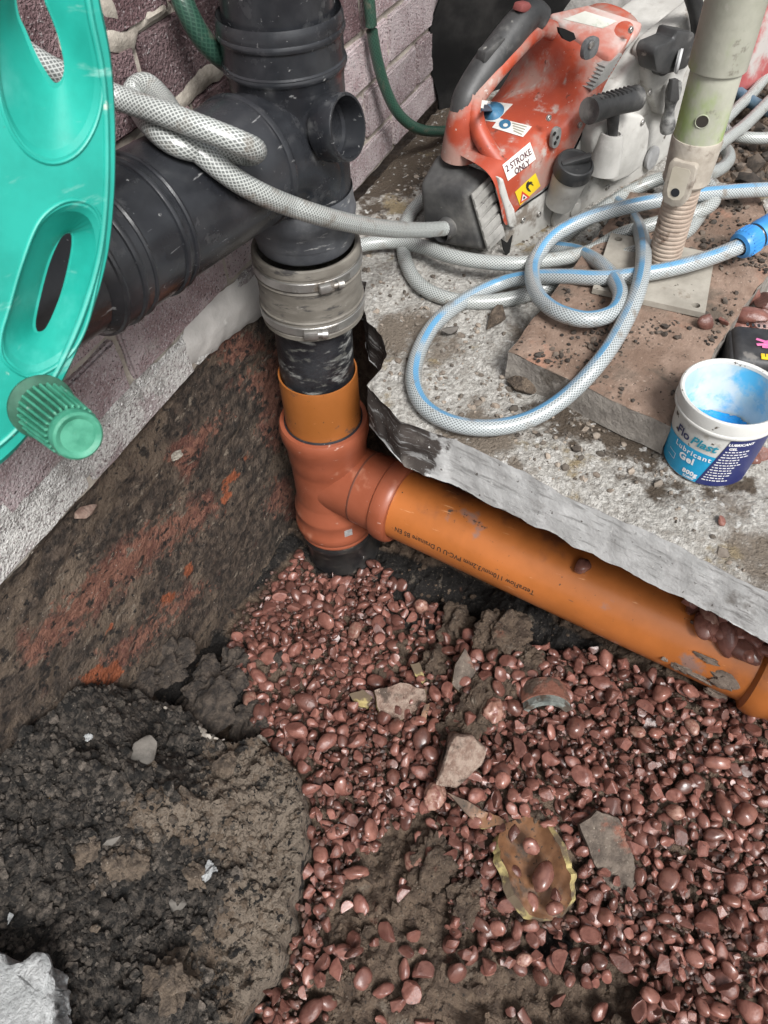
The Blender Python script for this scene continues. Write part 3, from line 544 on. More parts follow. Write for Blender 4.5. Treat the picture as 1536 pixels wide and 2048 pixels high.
mudm = M('mud_smear', (.10, .075, .058), (.16, .125, .10), 60, .85, .8, 150, bd=.003)
def oncyl(x, y, r, P0=PB, D=PD):
    r_ = ray(x, y); o_ = CAM - P0; a_ = r_ - D * r_.dot(D); c_ = o_ - D * o_.dot(D); A = a_.dot(a_); B = 2 * a_.dot(c_); C_ = c_.dot(c_) - r * r
    return CAM + r_ * ((-B - math.sqrt(max(B * B - 4 * A * C_, 0))) / (2 * A))
_, ca, cb = frame(PD)
def cyl_tc(p): q = p - PB; return q.dot(PD), math.atan2(q.dot(cb), q.dot(ca))
t0, th0 = cyl_tc(oncyl(1068, 1188, .0554)); t1, th1 = cyl_tc(oncyl(790, 1056, .0554))
tv, tf = text2d('TetraFlow 110mm/3.2mm PVC-U U Drainage BS EN', .0125, 0, .00022, 1.05)
wx = tv[:, 0].max() - tv[:, 0].min(); sx = (t0 - t1) / wx; thm = (th0 + th1) / 2
sg = 1 if cyl_tc(oncyl(930, 1140, .0554))[1] > cyl_tc(oncyl(930, 1110, .0554))[1] else -1
tt = t0 + (tv[:, 0].min() - tv[:, 0]) * sx; th = thm + sg * tv[:, 1] * 1.0 / .0554
V = np.array([PB + PD * a + .0555 * (ca * math.cos(b) + cb * math.sin(b)) for a, b in zip(tt, th)])
pr_ = ob('printed_text', (V, tf), M('print_black', (.03, .02, .015), None, 10, .6), pbody, fix=False)
for i, (x, y, sx_, sy_) in enumerate(((1360, 1335, .011, .006), (1418, 1320, .014, .005), (1395, 1352, .018, .004), (1445, 1365, .018, .012), (1330, 1318, .004, .003), (1430, 1385, .012, .008), (1385, 1245, .003, .002))):
    q = oncyl(x, y, .0552); nr = nrm(q - PB - PD * (q - PB).dot(PD)); u1 = PD; u2 = np.cross(nr, u1); L_ = np.array(lump(80 + i, 3, .7, 1.4, 1.0)[0]); V = q + np.outer(L_[:, 0] * sx_, u1) + np.outer(L_[:, 1] * sy_, u2) + np.outer(L_[:, 2] * .0045, nr)
    ob('mud_lump', (V, lump(80 + i, 3, .7, 1.4, 1.0)[1]), mudm, pbody)
# ================================================================= HOSES
clear = hose_mat('braided_hose', (.14, .15, .145), (.50, .52, .50), (.10, .38, .62), .52, .05)
clear2 = hose_mat('braided_hose_striped', (.14, .155, .16), (.44, .475, .48), (.05, .25, .46), -.05, .05)
plain = hose_mat('braided_hose_plain', (.14, .15, .145), (.44, .46, .445), (.10, .38, .62), .5, .05)
green = hose_mat('green_hose', (.018, .052, .037), (.036, .088, .062), None, n_=12)
def hose(name, pts, r, mat, label, cat='hose', up=(0, 0, 1), group=None):
    o = ob(name, tube(spline(pts, .006), r, 18, up), mat, sharp=80); return tag(o, label, cat, group)
HR = .0101
def over(x, y, d):                            # keep the hose on top of the branch and the stack
    r_ = ray(x, y)
    for P0, D, rr in ((J, BD, .0640), (AX, np.array([0, 0, 1.]), .0625)):
        o_ = CAM - P0; a_ = r_ - D * r_.dot(D); c_ = o_ - D * o_.dot(D); A = a_.dot(a_); B = 2 * a_.dot(c_); q_ = B * B - 4 * A * (c_.dot(c_) - (rr + HR) ** 2)
        if q_ > 0:
            h = (-B - math.sqrt(q_)) / (2 * A); t_ = (CAM + r_ * h - P0).dot(D)
            if P0 is not J or t_ > -.02: d = min(d, h)
    return d
def overpath(L_):
    q = spline([(x / 1000, y / 1000, d) for x, y, d in L_], .012); dd = np.array([over(a * 1000, b * 1000, c) for a, b, c in q]); k = np.ones(7) / 7
    dd = np.minimum(dd, np.convolve(np.pad(dd, 3, 'edge'), k, 'valid') + .002); return [dep(a * 1000, b * 1000, c) for (a, b, _), c in zip(q, dd)]
hose('water_hose', overpath([(40, 100, .585), (100, 138, .60), (235, 195, .635), (330, 228, .630), (420, 262, .630), (485, 288, .640), (510, 300, .660), (490, 308, .712), (440, 298, .715), (395, 300, .712), (345, 285, .705), (300, 248, .705), (272, 205, .715), (268, 180, .72), (290, 168, .715),
                    (322, 195, .708), (350, 238, .700), (378, 282, .695), (425, 325, .69), (480, 365, .70), (540, 396, .725), (620, 425, .77), (700, 446, .845), (780, 458, .94), (845, 460, 1.03), (888, 457, 1.09)]), HR, clear, 'clear braided hose knotted over the black branch and plugged into the saw', up=nrm(CAM - J))
Z0 = ZS + HR + .002
def zz(L): return [onz(x, y, ZS + HR + .001 + h) for x, y, h in L]
hose('blue_striped_hose', zz([(1490, 488, .075), (1430, 512, .068), (1360, 533, .064), (1290, 547, .060), (1200, 556, .050), (1130, 553, .040), (1060, 555, .022), (1000, 567, .006), (930, 600, .002), (870, 648, .002), (835, 710, .002), (828, 770, .002), (850, 815, .002), (900, 845, .003), (970, 856, .004), (1050, 842, .006), (1120, 803, .020), (1190, 735, .048), (1240, 662, .058), (1275, 585, .068), (1287, 520, .065), (1282, 470, .050), (1262, 430, .022), (1235, 405, .006)]), HR, clear2, 'blue striped braided hose looping far out over the slab from the blue connector')
hose('blue_striped_hose', zz([(1640, 378, .06), (1536, 379, .062), (1440, 385, .070), (1385, 391, .072), (1310, 402, .072), (1240, 417, .068), (1165, 440, .062), (1105, 474, .050), (1070, 520, .035), (1066, 565, .040), (1085, 602, .050), (1125, 628, .058), (1175, 639, .060), (1225, 626, .060), (1241, 598, .062), (1232, 565, .055), (1205, 532, .046), (1175, 512, .030), (1140, 500, .010), (1090, 492, .003)]), HR, clear2, 'blue striped braided hose with a small coil in front of the prop base')
hose('braided_hose', zz([(690, 500, .01), (735, 488, .008), (790, 484, .008), (840, 492, .014), (900, 512, .024), (970, 524, .026), (1040, 526, .028), (1110, 519, .026), (1180, 503, .026), (1240, 470, .034), (1330, 442, .048), (1385, 428, .056), (1418, 412, .06), (1428, 396, .062), (1418, 374, .066), (1394, 357, .05), (1340, 352, .03), (1270, 378, .012), (1200, 420, .004), (1130, 470, .002), (1100, 488, .0)]), HR, plain, 'grey braided hose running from behind the stack across the saw and round the prop')
hose('braided_hose', zz([(850, 395, .0), (822, 425, .0), (806, 470, .0), (812, 525, .0), (840, 570, .0), (890, 596, .0), (950, 604, .0), (1020, 598, .0), (1090, 575, .012), (1160, 545, .022), (1240, 515, .034), (1320, 488, .046), (1370, 464, .048), (1392, 440, .046), (1405, 415, .04), (1400, 395, .02), (1370, 385, .0)]), HR, plain, 'grey braided hose curving round the left side of the saw onto the slab')
hose('braided_hose', zz([(1385, 352, .045), (1420, 346, .03), (1446, 334, .02), (1458, 314, .012), (1448, 297, .008), (1425, 292, .0), (1395, 300, -.01), (1360, 320, -.01)]), HR, plain, 'short grey hose loop just right of the threaded prop screw')
hose('braided_hose', zz([(1340, 372, .06), (1400, 322, .052), (1440, 288, .045), (1490, 250, .03), (1536, 205, .02), (1600, 140, .02)]), HR, clear, 'grey braided hose running up to the right edge behind the prop')
hose('braided_hose', zz([(1620, 60, .0), (1536, 150, -.005), (1500, 192, -.01), (1468, 222, -.012), (1447, 250, -.014), (1460, 268, -.014), (1500, 276, -.014), (1580, 274, -.014)]), HR, clear, 'grey hose bent back on itself at the upper right edge')
hose('blue_hose', zz([(1430, 150, -.012), (1470, 180, -.014), (1505, 205, -.014), (1570, 235, -.014)]), .011, M('blue_grey_hose', (.07, .13, .19), (.13, .2, .26), 60, .5, .3, 150), 'dull blue hose lying on the dark soil behind the prop')
hose('green_hose', [onY(345, -60, .085), onY(365, 0, .075), onY(385, 45, .07), onY(415, 90, .065), onY(450, 120, .06), onY(500, 150, .075), onY(560, 170, .085)], .0105, green, 'dark green hose bending behind the top of the black stack')
hose('green_hose', [onY(735, -60, .095), onY(738, 0, .093), onY(745, 70, .092), onY(757, 130, .09), onY(772, 180, .085), onY(795, 225, .075), onY(830, 255, .06), onY(870, 263, .045), onY(905, 258, .035), onY(950, 240, .02)], .0085, green, 'thin green hose hanging down the wall behind the saw')
# blue tap connector at the hose end
cn = thing('hose_connector', onz(1490, 488, .16), 'bright blue plastic hose connector by the right edge', 'hose connector')
bluep = M('blue_plastic', (.035, .20, .50), (.05, .27, .60), 30, .35, .1, 80, masks=[((.45, .55, .62), 40, .60, .74, (1, 1, 1), .6)])
c0 = onz(1482, 491, ZS + HR + .076); c1 = onz(1560, 442, ZS + HR + .088); cdv = nrm(c1 - c0)
ob('collar', lathe([(-.004, .0118), (-.002, .0165), (.002, .0178), (.021, .0182), (.023, .017), (.023, .0)], c0, cdv, 32), bluep, cn)
for k in range(24):
    a = k / 24 * 2 * math.pi; _, p_, q_ = frame(cdv); ob('grip_rib', rbox(c0 + cdv * .012 + (p_ * math.cos(a) + q_ * math.sin(a)) * .0182, (.016, .0014, .0012), 0, cdv, p_ * math.cos(a) + q_ * math.sin(a)), bluep, cn)
ob('ring', lathe(ringprof(.022, .028, .0165), c0, cdv, 32), blackp, cn)
ob('body', lathe([(.027, .0), (.027, .0168), (.032, .0178), (.055, .0172), (.062, .015), (.080, .015), (.082, .0)], c0, cdv, 32), bluep, cn)
# ================================================================= HOSE REEL (teal, near left)
def camv(v): return R @ np.asarray(v, float)
RN = nrm(camv((.66, -.41, .63))); RP = dep(82, 812, .50)
teal = M('teal_plastic', (.010, .27, .215), (.014, .335, .27), 20, .45, .3, 40, bd=.0008, masks=[((.07, .42, .36), 11, .50, .72, (1, 1, 1), .5), ((.16, .42, .36), 70, .60, .74, (.3, .3, 1.5), .6), ((.20, .16, .11), 16, .685, .74, (1, 1, 1), .8), ((.40, .50, .42), 70, .70, .78), ((.05, .16, .13), 55, .71, .76)])
knobm = M('knob_plastic', (.035, .20, .125), (.075, .30, .20), 60, .5, .3, 150, masks=[((.35, .48, .40), 60, .62, .74, (1, 1, 1), .7)])
rl = thing('hose_reel', RP - RN * .03, 'teal plastic hose reel disc with oval holes and a ribbed knob', 'hose reel')
_, ru, rv = frame(RN)
def rp2(x, y, off=0): q = onplane(x, y, RP + RN * off, RN) - RP; return np.array([q.dot(ru), q.dot(rv)])
def rp3(p, off=0): return RP + RN * off + ru * p[0] + rv * p[1]
def closed_spline(P, n):
    P = [np.asarray(p, float) for p in P]; k = len(P); out = []
    for i in range(k):
        p0, p1, p2, p3 = P[i - 1], P[i], P[(i + 1) % k], P[(i + 2) % k]
        for j in range(8):
            t = j / 8; out.append(.5 * (2 * p1 + (p2 - p0) * t + (2 * p0 - 5 * p1 + 4 * p2 - p3) * t * t + (3 * p1 - p0 - 3 * p2 + p3) * t ** 3))
    out = np.array(out); s = np.concatenate([[0], np.cumsum(np.linalg.norm(np.diff(np.vstack([out, out[:1]]), axis=0), axis=1))]); cl = np.vstack([out, out[:1]]); q = np.linspace(0, s[-1], n, endpoint=False)
    return np.column_stack([np.interp(q, s, cl[:, 0]), np.interp(q, s, cl[:, 1])])
outer = closed_spline([rp2(*p) for p in ((150, -260), (190, -90), (206, 0), (226, 100), (235, 200), (237, 300), (234, 400), (222, 510), (196, 610), (160, 705), (112, 800), (58, 880), (0, 938), (-60, 975), (-130, 945), (-190, 860), (-230, 640), (-240, 300), (-215, 0), (-140, -230), (-40, -320), (60, -330))], 160)
h1r = closed_spline([rp2(*p) for p in ((20, -90), (5, 30), (6, 150), (25, 230), (60, 283), (105, 302), (150, 283), (182, 230), (193, 160), (180, 70), (155, -30), (110, -110), (60, -130))], 72)
h1o = closed_spline([rp2(*p, -.022) for p in ((28, -60), (34, 20), (50, 60), (72, 110), (96, 152), (110, 166), (123, 158), (128, 130), (118, 80), (102, 35), (88, 0), (72, -60), (50, -90))], 72)
h2r = closed_spline([rp2(*p) for p in ((150, 424), (115, 432), (80, 465), (52, 535), (30, 610), (15, 665), (22, 705), (60, 732), (100, 722), (140, 690), (166, 640), (185, 560), (196, 490), (182, 440))], 72)
h2o = closed_spline([rp2(*p, -.022) for p in ((140, 466), (125, 470), (112, 490), (96, 530), (80, 590), (70, 640), (72, 660), (80, 663), (92, 655), (110, 618), (125, 575), (138, 520), (143, 485))], 72)
for hr, ho in ((h1r, h1o), (h2r, h2o)):        # start both loops at the matching point
    k = int(np.argmin(np.linalg.norm(ho - ho.mean(0) - (hr[0] - hr.mean(0)) * .5, axis=1)))
    ho[:] = np.roll(ho, -k, axis=0)
def holed(outer, holes, off, flip=False):
    P = [Vector(p) for p in outer]; faces = [list(range(len(outer)))]
    for h in holes: faces.append(list(range(len(P), len(P) + len(h)))[::-1]); P += [Vector(p) for p in h]
    r = geometry.delaunay_2d_cdt(P, [], faces, 1, 1e-7)
    v = np.array([tuple(p) for p in r[0]]); f = [t for t in r[2] if not any(inpoly(h, *(v[list(t)].mean(0))) for h in holes)]
    return [rp3(p, off) for p in v], f
def loopwall(a, oa, b, ob_):
    n = len(a); V = [rp3(p, oa) for p in a] + [rp3(p, ob_) for p in b]; return V, [(i, (i + 1) % n, n + (i + 1) % n, n + i) for i in range(n)]
def inset(loop, d): c = loop.mean(0); return c + (loop - c) * (1 + d / np.linalg.norm(loop - c, axis=1).mean())
o_in = inset(outer, -.004)
ob('disc', join(holed(o_in, [inset(h1r, .003), inset(h2r, .003)], 0), loopwall(o_in, 0, outer, -.004), loopwall(outer, -.004, outer, -.020), loopwall(inset(h1r, .003), 0, h1r, -.003), loopwall(inset(h2r, .003), 0, h2r, -.003), loopwall(h1r, -.003, h1o, -.022), loopwall(h2r, -.003, h2o, -.022), holed(outer, [h1o, h2o], -.0205)), teal, rl, sharp=50)
for nm_, lp_, r_ in (('rim_bead', inset(outer, -.012), .0022), ('hole_bead', inset(h1r, .005), .0014), ('hole_bead', inset(h2r, .005), .0014)):
    q_ = np.array([rp3(p, -.0004) for p in lp_]); ob(nm_, tube(np.vstack([q_, q_[:1]]), r_, 8, RN, False), teal, rl, sharp=80)
dc = rp2(-150, 400)
ob('hub', lathe([(-.05, .0), (-.05, .028), (-.020, .030)], rp3(dc), RN, 40, ), teal, rl)
ob('wall_bracket', tube([rp3(dc, -.03), rp3(dc, -.09), rp3(dc, -.13) * [1, 0, 1] + [-.02, YW + .004, 0]], .014, 14), teal, rl)
kd = nrm(dep(164, 878, .452) - RP)
kb = rp3((0, 0)); kn = ob('knob', lathe([(t * 1.1, q * 1.06) for t, q in [(-.002, .0200), (.003, .0200), (.004, .0185), (.006, .0152), (.010, .0148), (.052, .0130), (.0555, .0126), (.0575, .0114), (.0572, .0108), (.0560, .0102), (.0558, .0)]], kb, kd, 48), M('knob_groove_shade', (.012, .060, .036), (.03, .11, .07), 50, .7), rl)  # darker green between the ribs puts the groove shade into the colour
ob('knob_cap', lathe([(.0650, 0), (.0650, .0104), (.0662, .0118), (.0668, .0134), (.0655, .0148), (.0620, .0155), (.0580, .0152), (.0560, .0140)], kb, kd, 48), knobm, kn)
_, ka, kb2 = frame(kd)
for k in range(26):
    a = 2 * math.pi * k / 26; rad = ka * math.cos(a) + kb2 * math.sin(a); ax_ = nrm(kd * .046 - rad * .0022)
    ob('grip_rib', rbox(kb + kd * .034 + rad * .0160, (.045, .0017, .0032), .0005, ax_, rad, 1), knobm, kn)
# ================================================================= PAVING SLAB, PROP, TUB, TOOL
pav = M('paving_red', (.175, .118, .088), (.265, .19, .148), 24, .9, .8, 190, bd=.003, spec=.25, masks=[((.11, .088, .070), 11, .50, .64, (1, 1, 1), .95), ((.05, .04, .033), 160, .60, .68), ((.40, .32, .26), 220, .62, .72), ((.30, .16, .11), 9, .58, .70)])
pavside = M('paving_side', (.20, .18, .16), (.29, .265, .235), 40, .95, .9, 150, bd=.004, masks=[((.10, .085, .07), 20, .55, .66)])
ZP = .147
pq = [onz(1018, 700, ZP)[:2], onz(1345, 850, ZP)[:2], onz(1432, 698, ZP)[:2], onz(1495, 600, ZP)[:2], onz(1540, 545, ZP)[:2] + [.04, -.01], np.array([.50, -.49]), np.array([.45, -.31]), onz(1090, 605, ZP)[:2]]
pq = densify([tuple(p) for p in pq], .012, .0016, 77); npq = len(pq)
gx, gy = np.meshgrid(np.arange(-.1, .6, .008), np.arange(-.6, -.2, .008)); q = np.stack([gx.ravel(), gy.ravel()], -1); q = q[polydist(pq, q[:, 0], q[:, 1]) > .005]
r = geometry.delaunay_2d_cdt([Vector(p) for p in np.vstack([pq, q])], [], [list(range(npq))], 1, 1e-7); v = np.array([tuple(p) for p in r[0]])
zp = ZP + .0012 * fbm(np.column_stack([v, 0 * v[:, 0]]), 40, 3, 71) - .003 * np.exp(-np.maximum(polydist(pq, v[:, 0], v[:, 1]), 0) / .003)
pv_ = thing('paving_flag', (.2, -.4, ZS), 'worn reddish paving flag carrying the prop base on the slab', 'paving slab')
ob('top', (np.column_stack([v, zp]), [tuple(f) for f in r[2]]), pav, pv_, fix=False)
sd_ = []; n = npq; sv_ = []
for k in range(5):
    for i in range(n): p = pq[i]; sv_.append((p[0] + .0015 * fbm([p[0], p[1], k * .01], 70, 2, 5), p[1] + .0015 * fbm([p[0], p[1], k * .01 + 4], 70, 2, 6), (ZP - .003) * (1 - k / 4) + (ZS + .001) * (k / 4)))
ob('side', (sv_, [(k * n + i, k * n + (i + 1) % n, (k + 1) * n + (i + 1) % n, (k + 1) * n + i) for k in range(4) for i in range(n)]), pavside, pv_)
# acrow prop
galv = M('prop_paint', (.33, .335, .27), (.43, .43, .36), 16, .55, .35, 90, bd=.0015, masks=[((.26, .36, .11), 6, .54, .66, (1, 1, .6), .6), ((.17, .155, .125), 36, .60, .72, (1, 1, 1), .8), ((.55, .54, .48), 24, .62, .74)])
castm = M('prop_cast', (.30, .265, .22), (.42, .38, .325), 30, .75, .5, 100, masks=[((.15, .12, .095), 26, .56, .68)])
rust = M('prop_thread', (.28, .215, .17), (.40, .33, .27), 25, .75, .4, 120, masks=[((.13, .085, .06), 40, .56, .68)])
plm = M('prop_plate', (.25, .23, .195), (.35, .325, .28), 18, .8, .5, 110, masks=[((.17, .135, .10), 24, .58, .68, (1, 1, 1), .9), ((.06, .045, .035), 95, .67, .72)])
ap = np.array([.263, -.392, 0.]); prp = thing('steel_prop', (ap[0], ap[1], ZP), 'steel prop with greenish tube and threaded foot on a base plate', 'prop')
pc = [onz(1185, 578, .155)[:2], onz(1410, 628, .155)[:2], onz(1430, 508, .155)[:2]]; pc.append(pc[0] + pc[2] - pc[1]); pc = np.array(pc); pcen = pc.mean(0)
holes = []
for c in pc: hc = pcen + (c - pcen) * .82; holes.append([hc + .0055 * np.array([math.cos(t), math.sin(t)]) for t in np.linspace(0, 2 * math.pi, 14, endpoint=False)])
P = [Vector(p) for p in pc]; fc = [[0, 1, 2, 3]]
for h in holes: fc.append(list(range(len(P), len(P) + 14))[::-1]); P += [Vector(p) for p in h]
r = geometry.delaunay_2d_cdt(P, [], fc, 1, 1e-7); v = np.array([tuple(p) for p in r[0]]); tri = [t for t in r[2] if not any(inpoly(h, *(v[list(t)].mean(0))) for h in holes)]
zt, zb = ZP + .009, ZP + .0015; V = [(*p, zt) for p in v] + [(*p, zb) for p in v]; k = len(v); F = [tuple(t) for t in tri] + [tuple(i + k for i in t[::-1]) for t in tri]
for lp in [list(range(4))] + [list(range(4 + 14 * i, 18 + 14 * i)) for i in range(4)]:
    for a, b in zip(lp, lp[1:] + lp[:1]): F.append((a, b, b + k, a + k))
ob('base_plate', (V, F), plm, prp, sharp=30)
zth = lambda a: ZP + .009 + a
prof = []; zc = .0
while zc < .165: prof += [(zth(zc), .0196), (zth(zc + .0012), .0208), (zth(zc + .0036), .0208), (zth(zc + .0048), .0196)]; zc += .006
ob('threaded_screw', lathe([(zth(0), .0215)] + prof + [(zth(.2), .0195)], ap, up, 40), rust, prp)
ob('inner_tube', lathe([(.31, .0268), (.322, .0275), (.40, .0275)], ap, up, 40), galv, prp)
ob('outer_tube', lathe([(.3945, .0273), (.395, .0305), (.396, .0310), (1.3, .0310)], ap, up, 40), galv, prp)
cst = ob('collar', lathe([(.268, .0215), (.268, .0262), (.271, .0280), (.276, .0272), (.282, .0276), (.318, .0292), (.3215, .0285), (.322, .027)], ap, up, 40), castm, prp)
cv = nrm([CAM[0] - ap[0], CAM[1] - ap[1] + .22, 0]); cs = np.cross([0, 0, 1], cv)
lip = [(-.016, .262), (-.0165, .300), (-.013, .304), (.013, .304), (.0165, .300), (.016, .262), (.011, .252), (0, .249), (-.011, .252)]
ob('lug', prism([ap + cs * a + cv * .0335 + [0, 0, b] for a, b in lip], -cv * .012, .002), castm, cst)
ob('lug_recess', prism([ap + cs * a * .66 + cv * .0338 + [0, 0, .281 + (b - .281) * .72] for a, b in lip], -cv * .003, 0), M('recess_cast', (.44, .40, .32), (.52, .48, .40), 30, .8), cst)
ob('lug_hole', lathe([(0, .005), (.0012, .0052), (.0012, 0)], ap + cv * .0333 + [0, 0, .268], cv, 20), blackp, cst)
hv = nrm([CAM[0] - ap[0], CAM[1] - ap[1] + .0, 0])
ob('pin_hole', lathe([(0, .0066), (.0006, .0066), (.0006, 0)], ap + hv * .0272 + [0, 0, .349], hv, 24), M('hole_dark', (.03, .025, .02), None, 10, .9), prp)
ob('hole_rim', lathe([(0, .0066), (.0010, .0066), (.0012, .0072), (.0006, .0078)], ap + hv * .0272 + [0, 0, .349], hv, 24), galv, prp)
# tub of pipe lubricant
TB = np.array([-.017, -.508, ZS + .001]); H = .098; rb, rt = .0462, .0505
tub = thing('lubricant_tub', TB, 'open white tub of blue pipe lubricant gel with a blue label', 'tub')
wtub = M('tub_white', (.52, .52, .50), (.60, .60, .575), 20, .4, .15, 60, masks=[((.36, .34, .30), 36, .62, .74, (1, 1, 1), .6), ((.08, .065, .05), 95, .625, .67, (1, 1, 1), .9)])
inm = M('tub_inside', (.40, .54, .60), (.60, .66, .68), 12, .3, .1, 60, lo=.4, hi=.6, masks=[((.10, .45, .74), 9, .55, .66, (1, 1, 1), .2), ((.06, .05, .04), 60, .70, .74)])
ob('wall', lathe([(0, 0), (0, rb - .002), (.002, rb), (H - .020, rt - .001), (H - .020, rt + .0022), (H - .003, rt + .0030), (H, rt + .0022), (H + .001, rt + .0005), (H - .0005, rt - .002), (H - .004, rt - .0025)], TB, up, 72), wtub, tub, sharp=40)
ob('inside', lathe([(H - .003, rt - .0022), (.02, rb - .0005), (.018, rb - .002)], TB, up, 64), inm, tub)
ob('lip', lathe(ringprof(H - .0195, H - .015, rt + .0034, .0012), TB, up, 64), wtub, tub)
gel = M('blue_gel', (.004, .25, .68), (.01, .33, .75), 20, .12, .6, 40, bd=.006, spec=.6)
gv, gf = grid(np.linspace(-rb, rb, 40), np.linspace(-rb, rb, 40), lambda x, y: .030 + .25 * np.clip(.006 - (x * .2 + y * .5), 0, .03) + .003 * fbm(np.stack([x, y, 0 * x], -1), 60, 3, 2)); kp = np.hypot(gv[:, 0], gv[:, 1]) < rb - .0005
ob('gel', (gv + TB, [f for f in gf if kp[f].all()]), gel, tub, fix=False)
# printed label: one curved sheet per colour, just off the wall
vaz = math.atan2(CAM[1] - TB[1], CAM[0] - TB[0])
def tubpt(a, h, off=.0004): rr = rb + (rt - .001 - rb) * min(h / (H - .02), 1) + off; return TB + [math.cos(a) * rr, math.sin(a) * rr, h]
def sheet(f0, f1, a0, a1, off, n=60, m=10): 
    V = []; F = []
    for i in range(n + 1):
        a = a0 + (a1 - a0) * i / n; l, h_ = f0(a), f1(a)
        for j in range(m + 1): V.append(tubpt(a, l + (h_ - l) * j / m, off))
    for i in range(n):
        for j in range(m): F.append((i * (m + 1) + j, (i + 1) * (m + 1) + j, (i + 1) * (m + 1) + j + 1, i * (m + 1) + j + 1))
    return V, F
def skew(VF, k, a0):                            # lean a sheet's ends round the tub with height
    out = []
    for p in VF[0]:
        q = np.asarray(p) - TB; a = math.atan2(q[1], q[0]); rr = math.hypot(q[0], q[1]); a += k * (q[2] - .04); out.append(TB + [math.cos(a) * rr, math.sin(a) * rr, q[2]])
    return out, VF[1]
cy = M('label_cyan', (.008, .30, .56), (.012, .34, .60), 20, .38, masks=[((.10, .09, .08), 80, .72, .76)])
ny_ = M('label_navy', (.018, .024, .11), (.022, .032, .13), 20, .38, masks=[((.45, .45, .5), 90, .71, .75)])
aF = vaz - .31                                  # middle of the printed front, left of the line of sight
ob('label_blue', sheet(lambda a: .003, lambda a: .044 + .004 * math.cos((a - aF) * 1.6), vaz - 1.55, vaz + .62, .0004), cy, tub)
ob('label_navy', skew(sheet(lambda a: .003, lambda a: .075, vaz + .18, vaz + 1.35, .0008, 40), 4.9, 0), ny_, tub)
tmw = M('print_white', (.80, .80, .80), None, 10, .5); tmn = M('print_navy', (.02, .025, .10), None, 10, .5); tmt = M('print_teal', (.01, .25, .36), None, 10, .5)
def tubtext(s, a, h, size, mat, shear=0, bold=0, sp=1.0, x0=0):
    tv, tf = text2d(s, size, shear, bold, sp); V = [tubpt(a + (p[0] + x0) / rt, h + p[1], .0011) for p in tv]; ob('printed_text', (V, tf), mat, tub, fix=False)
tubtext('Flo', aF, .0590, .0155, tmn, 0, .00035, 1.0, -.0170); tubtext('Plast', aF, .0590, .0155, tmt, .25, .00035, 1.0, .0088)
tubtext('Lubricant', aF, .0415, .0098, tmw, 0, .0002, 1.2); tubtext('Gel', aF, .0305, .0125, tmw, 0, .0005, 1.1, -.003)
tubtext('800g', aF + .12, .0135, .0085, tmw, 0, .0004, 1.1); tubtext('SG800', aF + .12, .0068, .005, tmw, 0, .0001)
tubtext('LUBRICANT', vaz + .60, .0690, .0050, tmw, 0, .0002); tubtext('GEL', vaz + .46, .0630, .0050, tmw, 0, .0002)
for k in range(12):                              # lines of print too small to read
    h_ = .0575 - k * .0042; a = vaz + .18 + 4.9 * (h_ - .04) + .06
    x = a
    while x < a + .42 + .12 * random.random():
        wd = random.uniform(.03, .1); ob('print_line', sheet(lambda q: h_, lambda q: h_ + .0014, x, x + wd, .0011, 4, 1), tmw, tub); x += wd + .022
ob('print_frame', join(sheet(lambda q: .017, lambda q: .0176, aF - .60, aF - .36, .0009, 6, 1), sheet(lambda q: .025, lambda q: .0256, aF - .60, aF - .36, .0009, 6, 1), sheet(lambda q: .017, lambda q: .0256, aF - .368, aF - .355, .0009, 2, 1)), tmw, tub)
# black tool battery with pink paint and a yellow band
tl = thing('tool_battery', onz(1520, 690, .13), 'black ribbed tool battery with pink paint marks and yellow strip', 'battery')
tb0 = onz(1518, 690, .150); TX = nrm(onz(1536, 668, .15) - onz(1480, 662, .15)); TY = np.cross([0, 0, 1], TX)
dark = M('tool_black', (.018, .018, .02), (.05, .05, .052), 20, .5, .2, 80, masks=[((.16, .15, .14), 36, .56, .7, (1, 1, 1), .8)])
tc_ = tb0 + TX * .012 + TY * .006; tc_[2] = .125
ob('case', rbox(tc_, (.085, .075, .048), .010, TX, (0, 0, 1), 4, .94), dark, tl)
ob('side_cheek', rbox(tc_ - TX * .036 + [0, 0, -.004], (.016, .062, .044), .006, TX, (0, 0, 1), 3), dark, tl)
for k in range(9): ob('cooling_slot', rbox(tc_ + TX * (-.022 + k * .0065) + TY * .0335 + [0, 0, .0242], (.0028, .005, .0012), 0, TX), blackp, tl)
pink = M('pink_paint', (.62, .12, .32), (.70, .2, .4), 60, .6); yel = M('yellow_strip', (.75, .50, .02), (.8, .55, .03), 60, .5)
for i, (a, b, l, an) in enumerate(((.004, .006, .024, .5), (-.004, .002, .022, -.35), (.008, -.006, .026, .12), (-.006, -.004, .018, .2), (.014, .004, .02, -.9), (.002, -.009, .022, 0))):
    ob('paint_mark', rbox(tc_ + TX * a + TY * b + [0, 0, .0245 + .0002 * i], (l, .0042, .0008), .0003, TX * math.cos(an) + TY * math.sin(an)), pink, tl)
ob('yellow_strip', rbox(tc_ + TX * .014 - TY * .026 + [0, 0, .0243], (.05, .010, .0012), .0003, TX), yel, tl)
for k in range(8): ob('strip_tick', rbox(tc_ + TX * (-.006 + k * .0055) - TY * .0245 + [0, 0, .0251], (.0007, .006, .0004), 0, TX), blackp, tl)
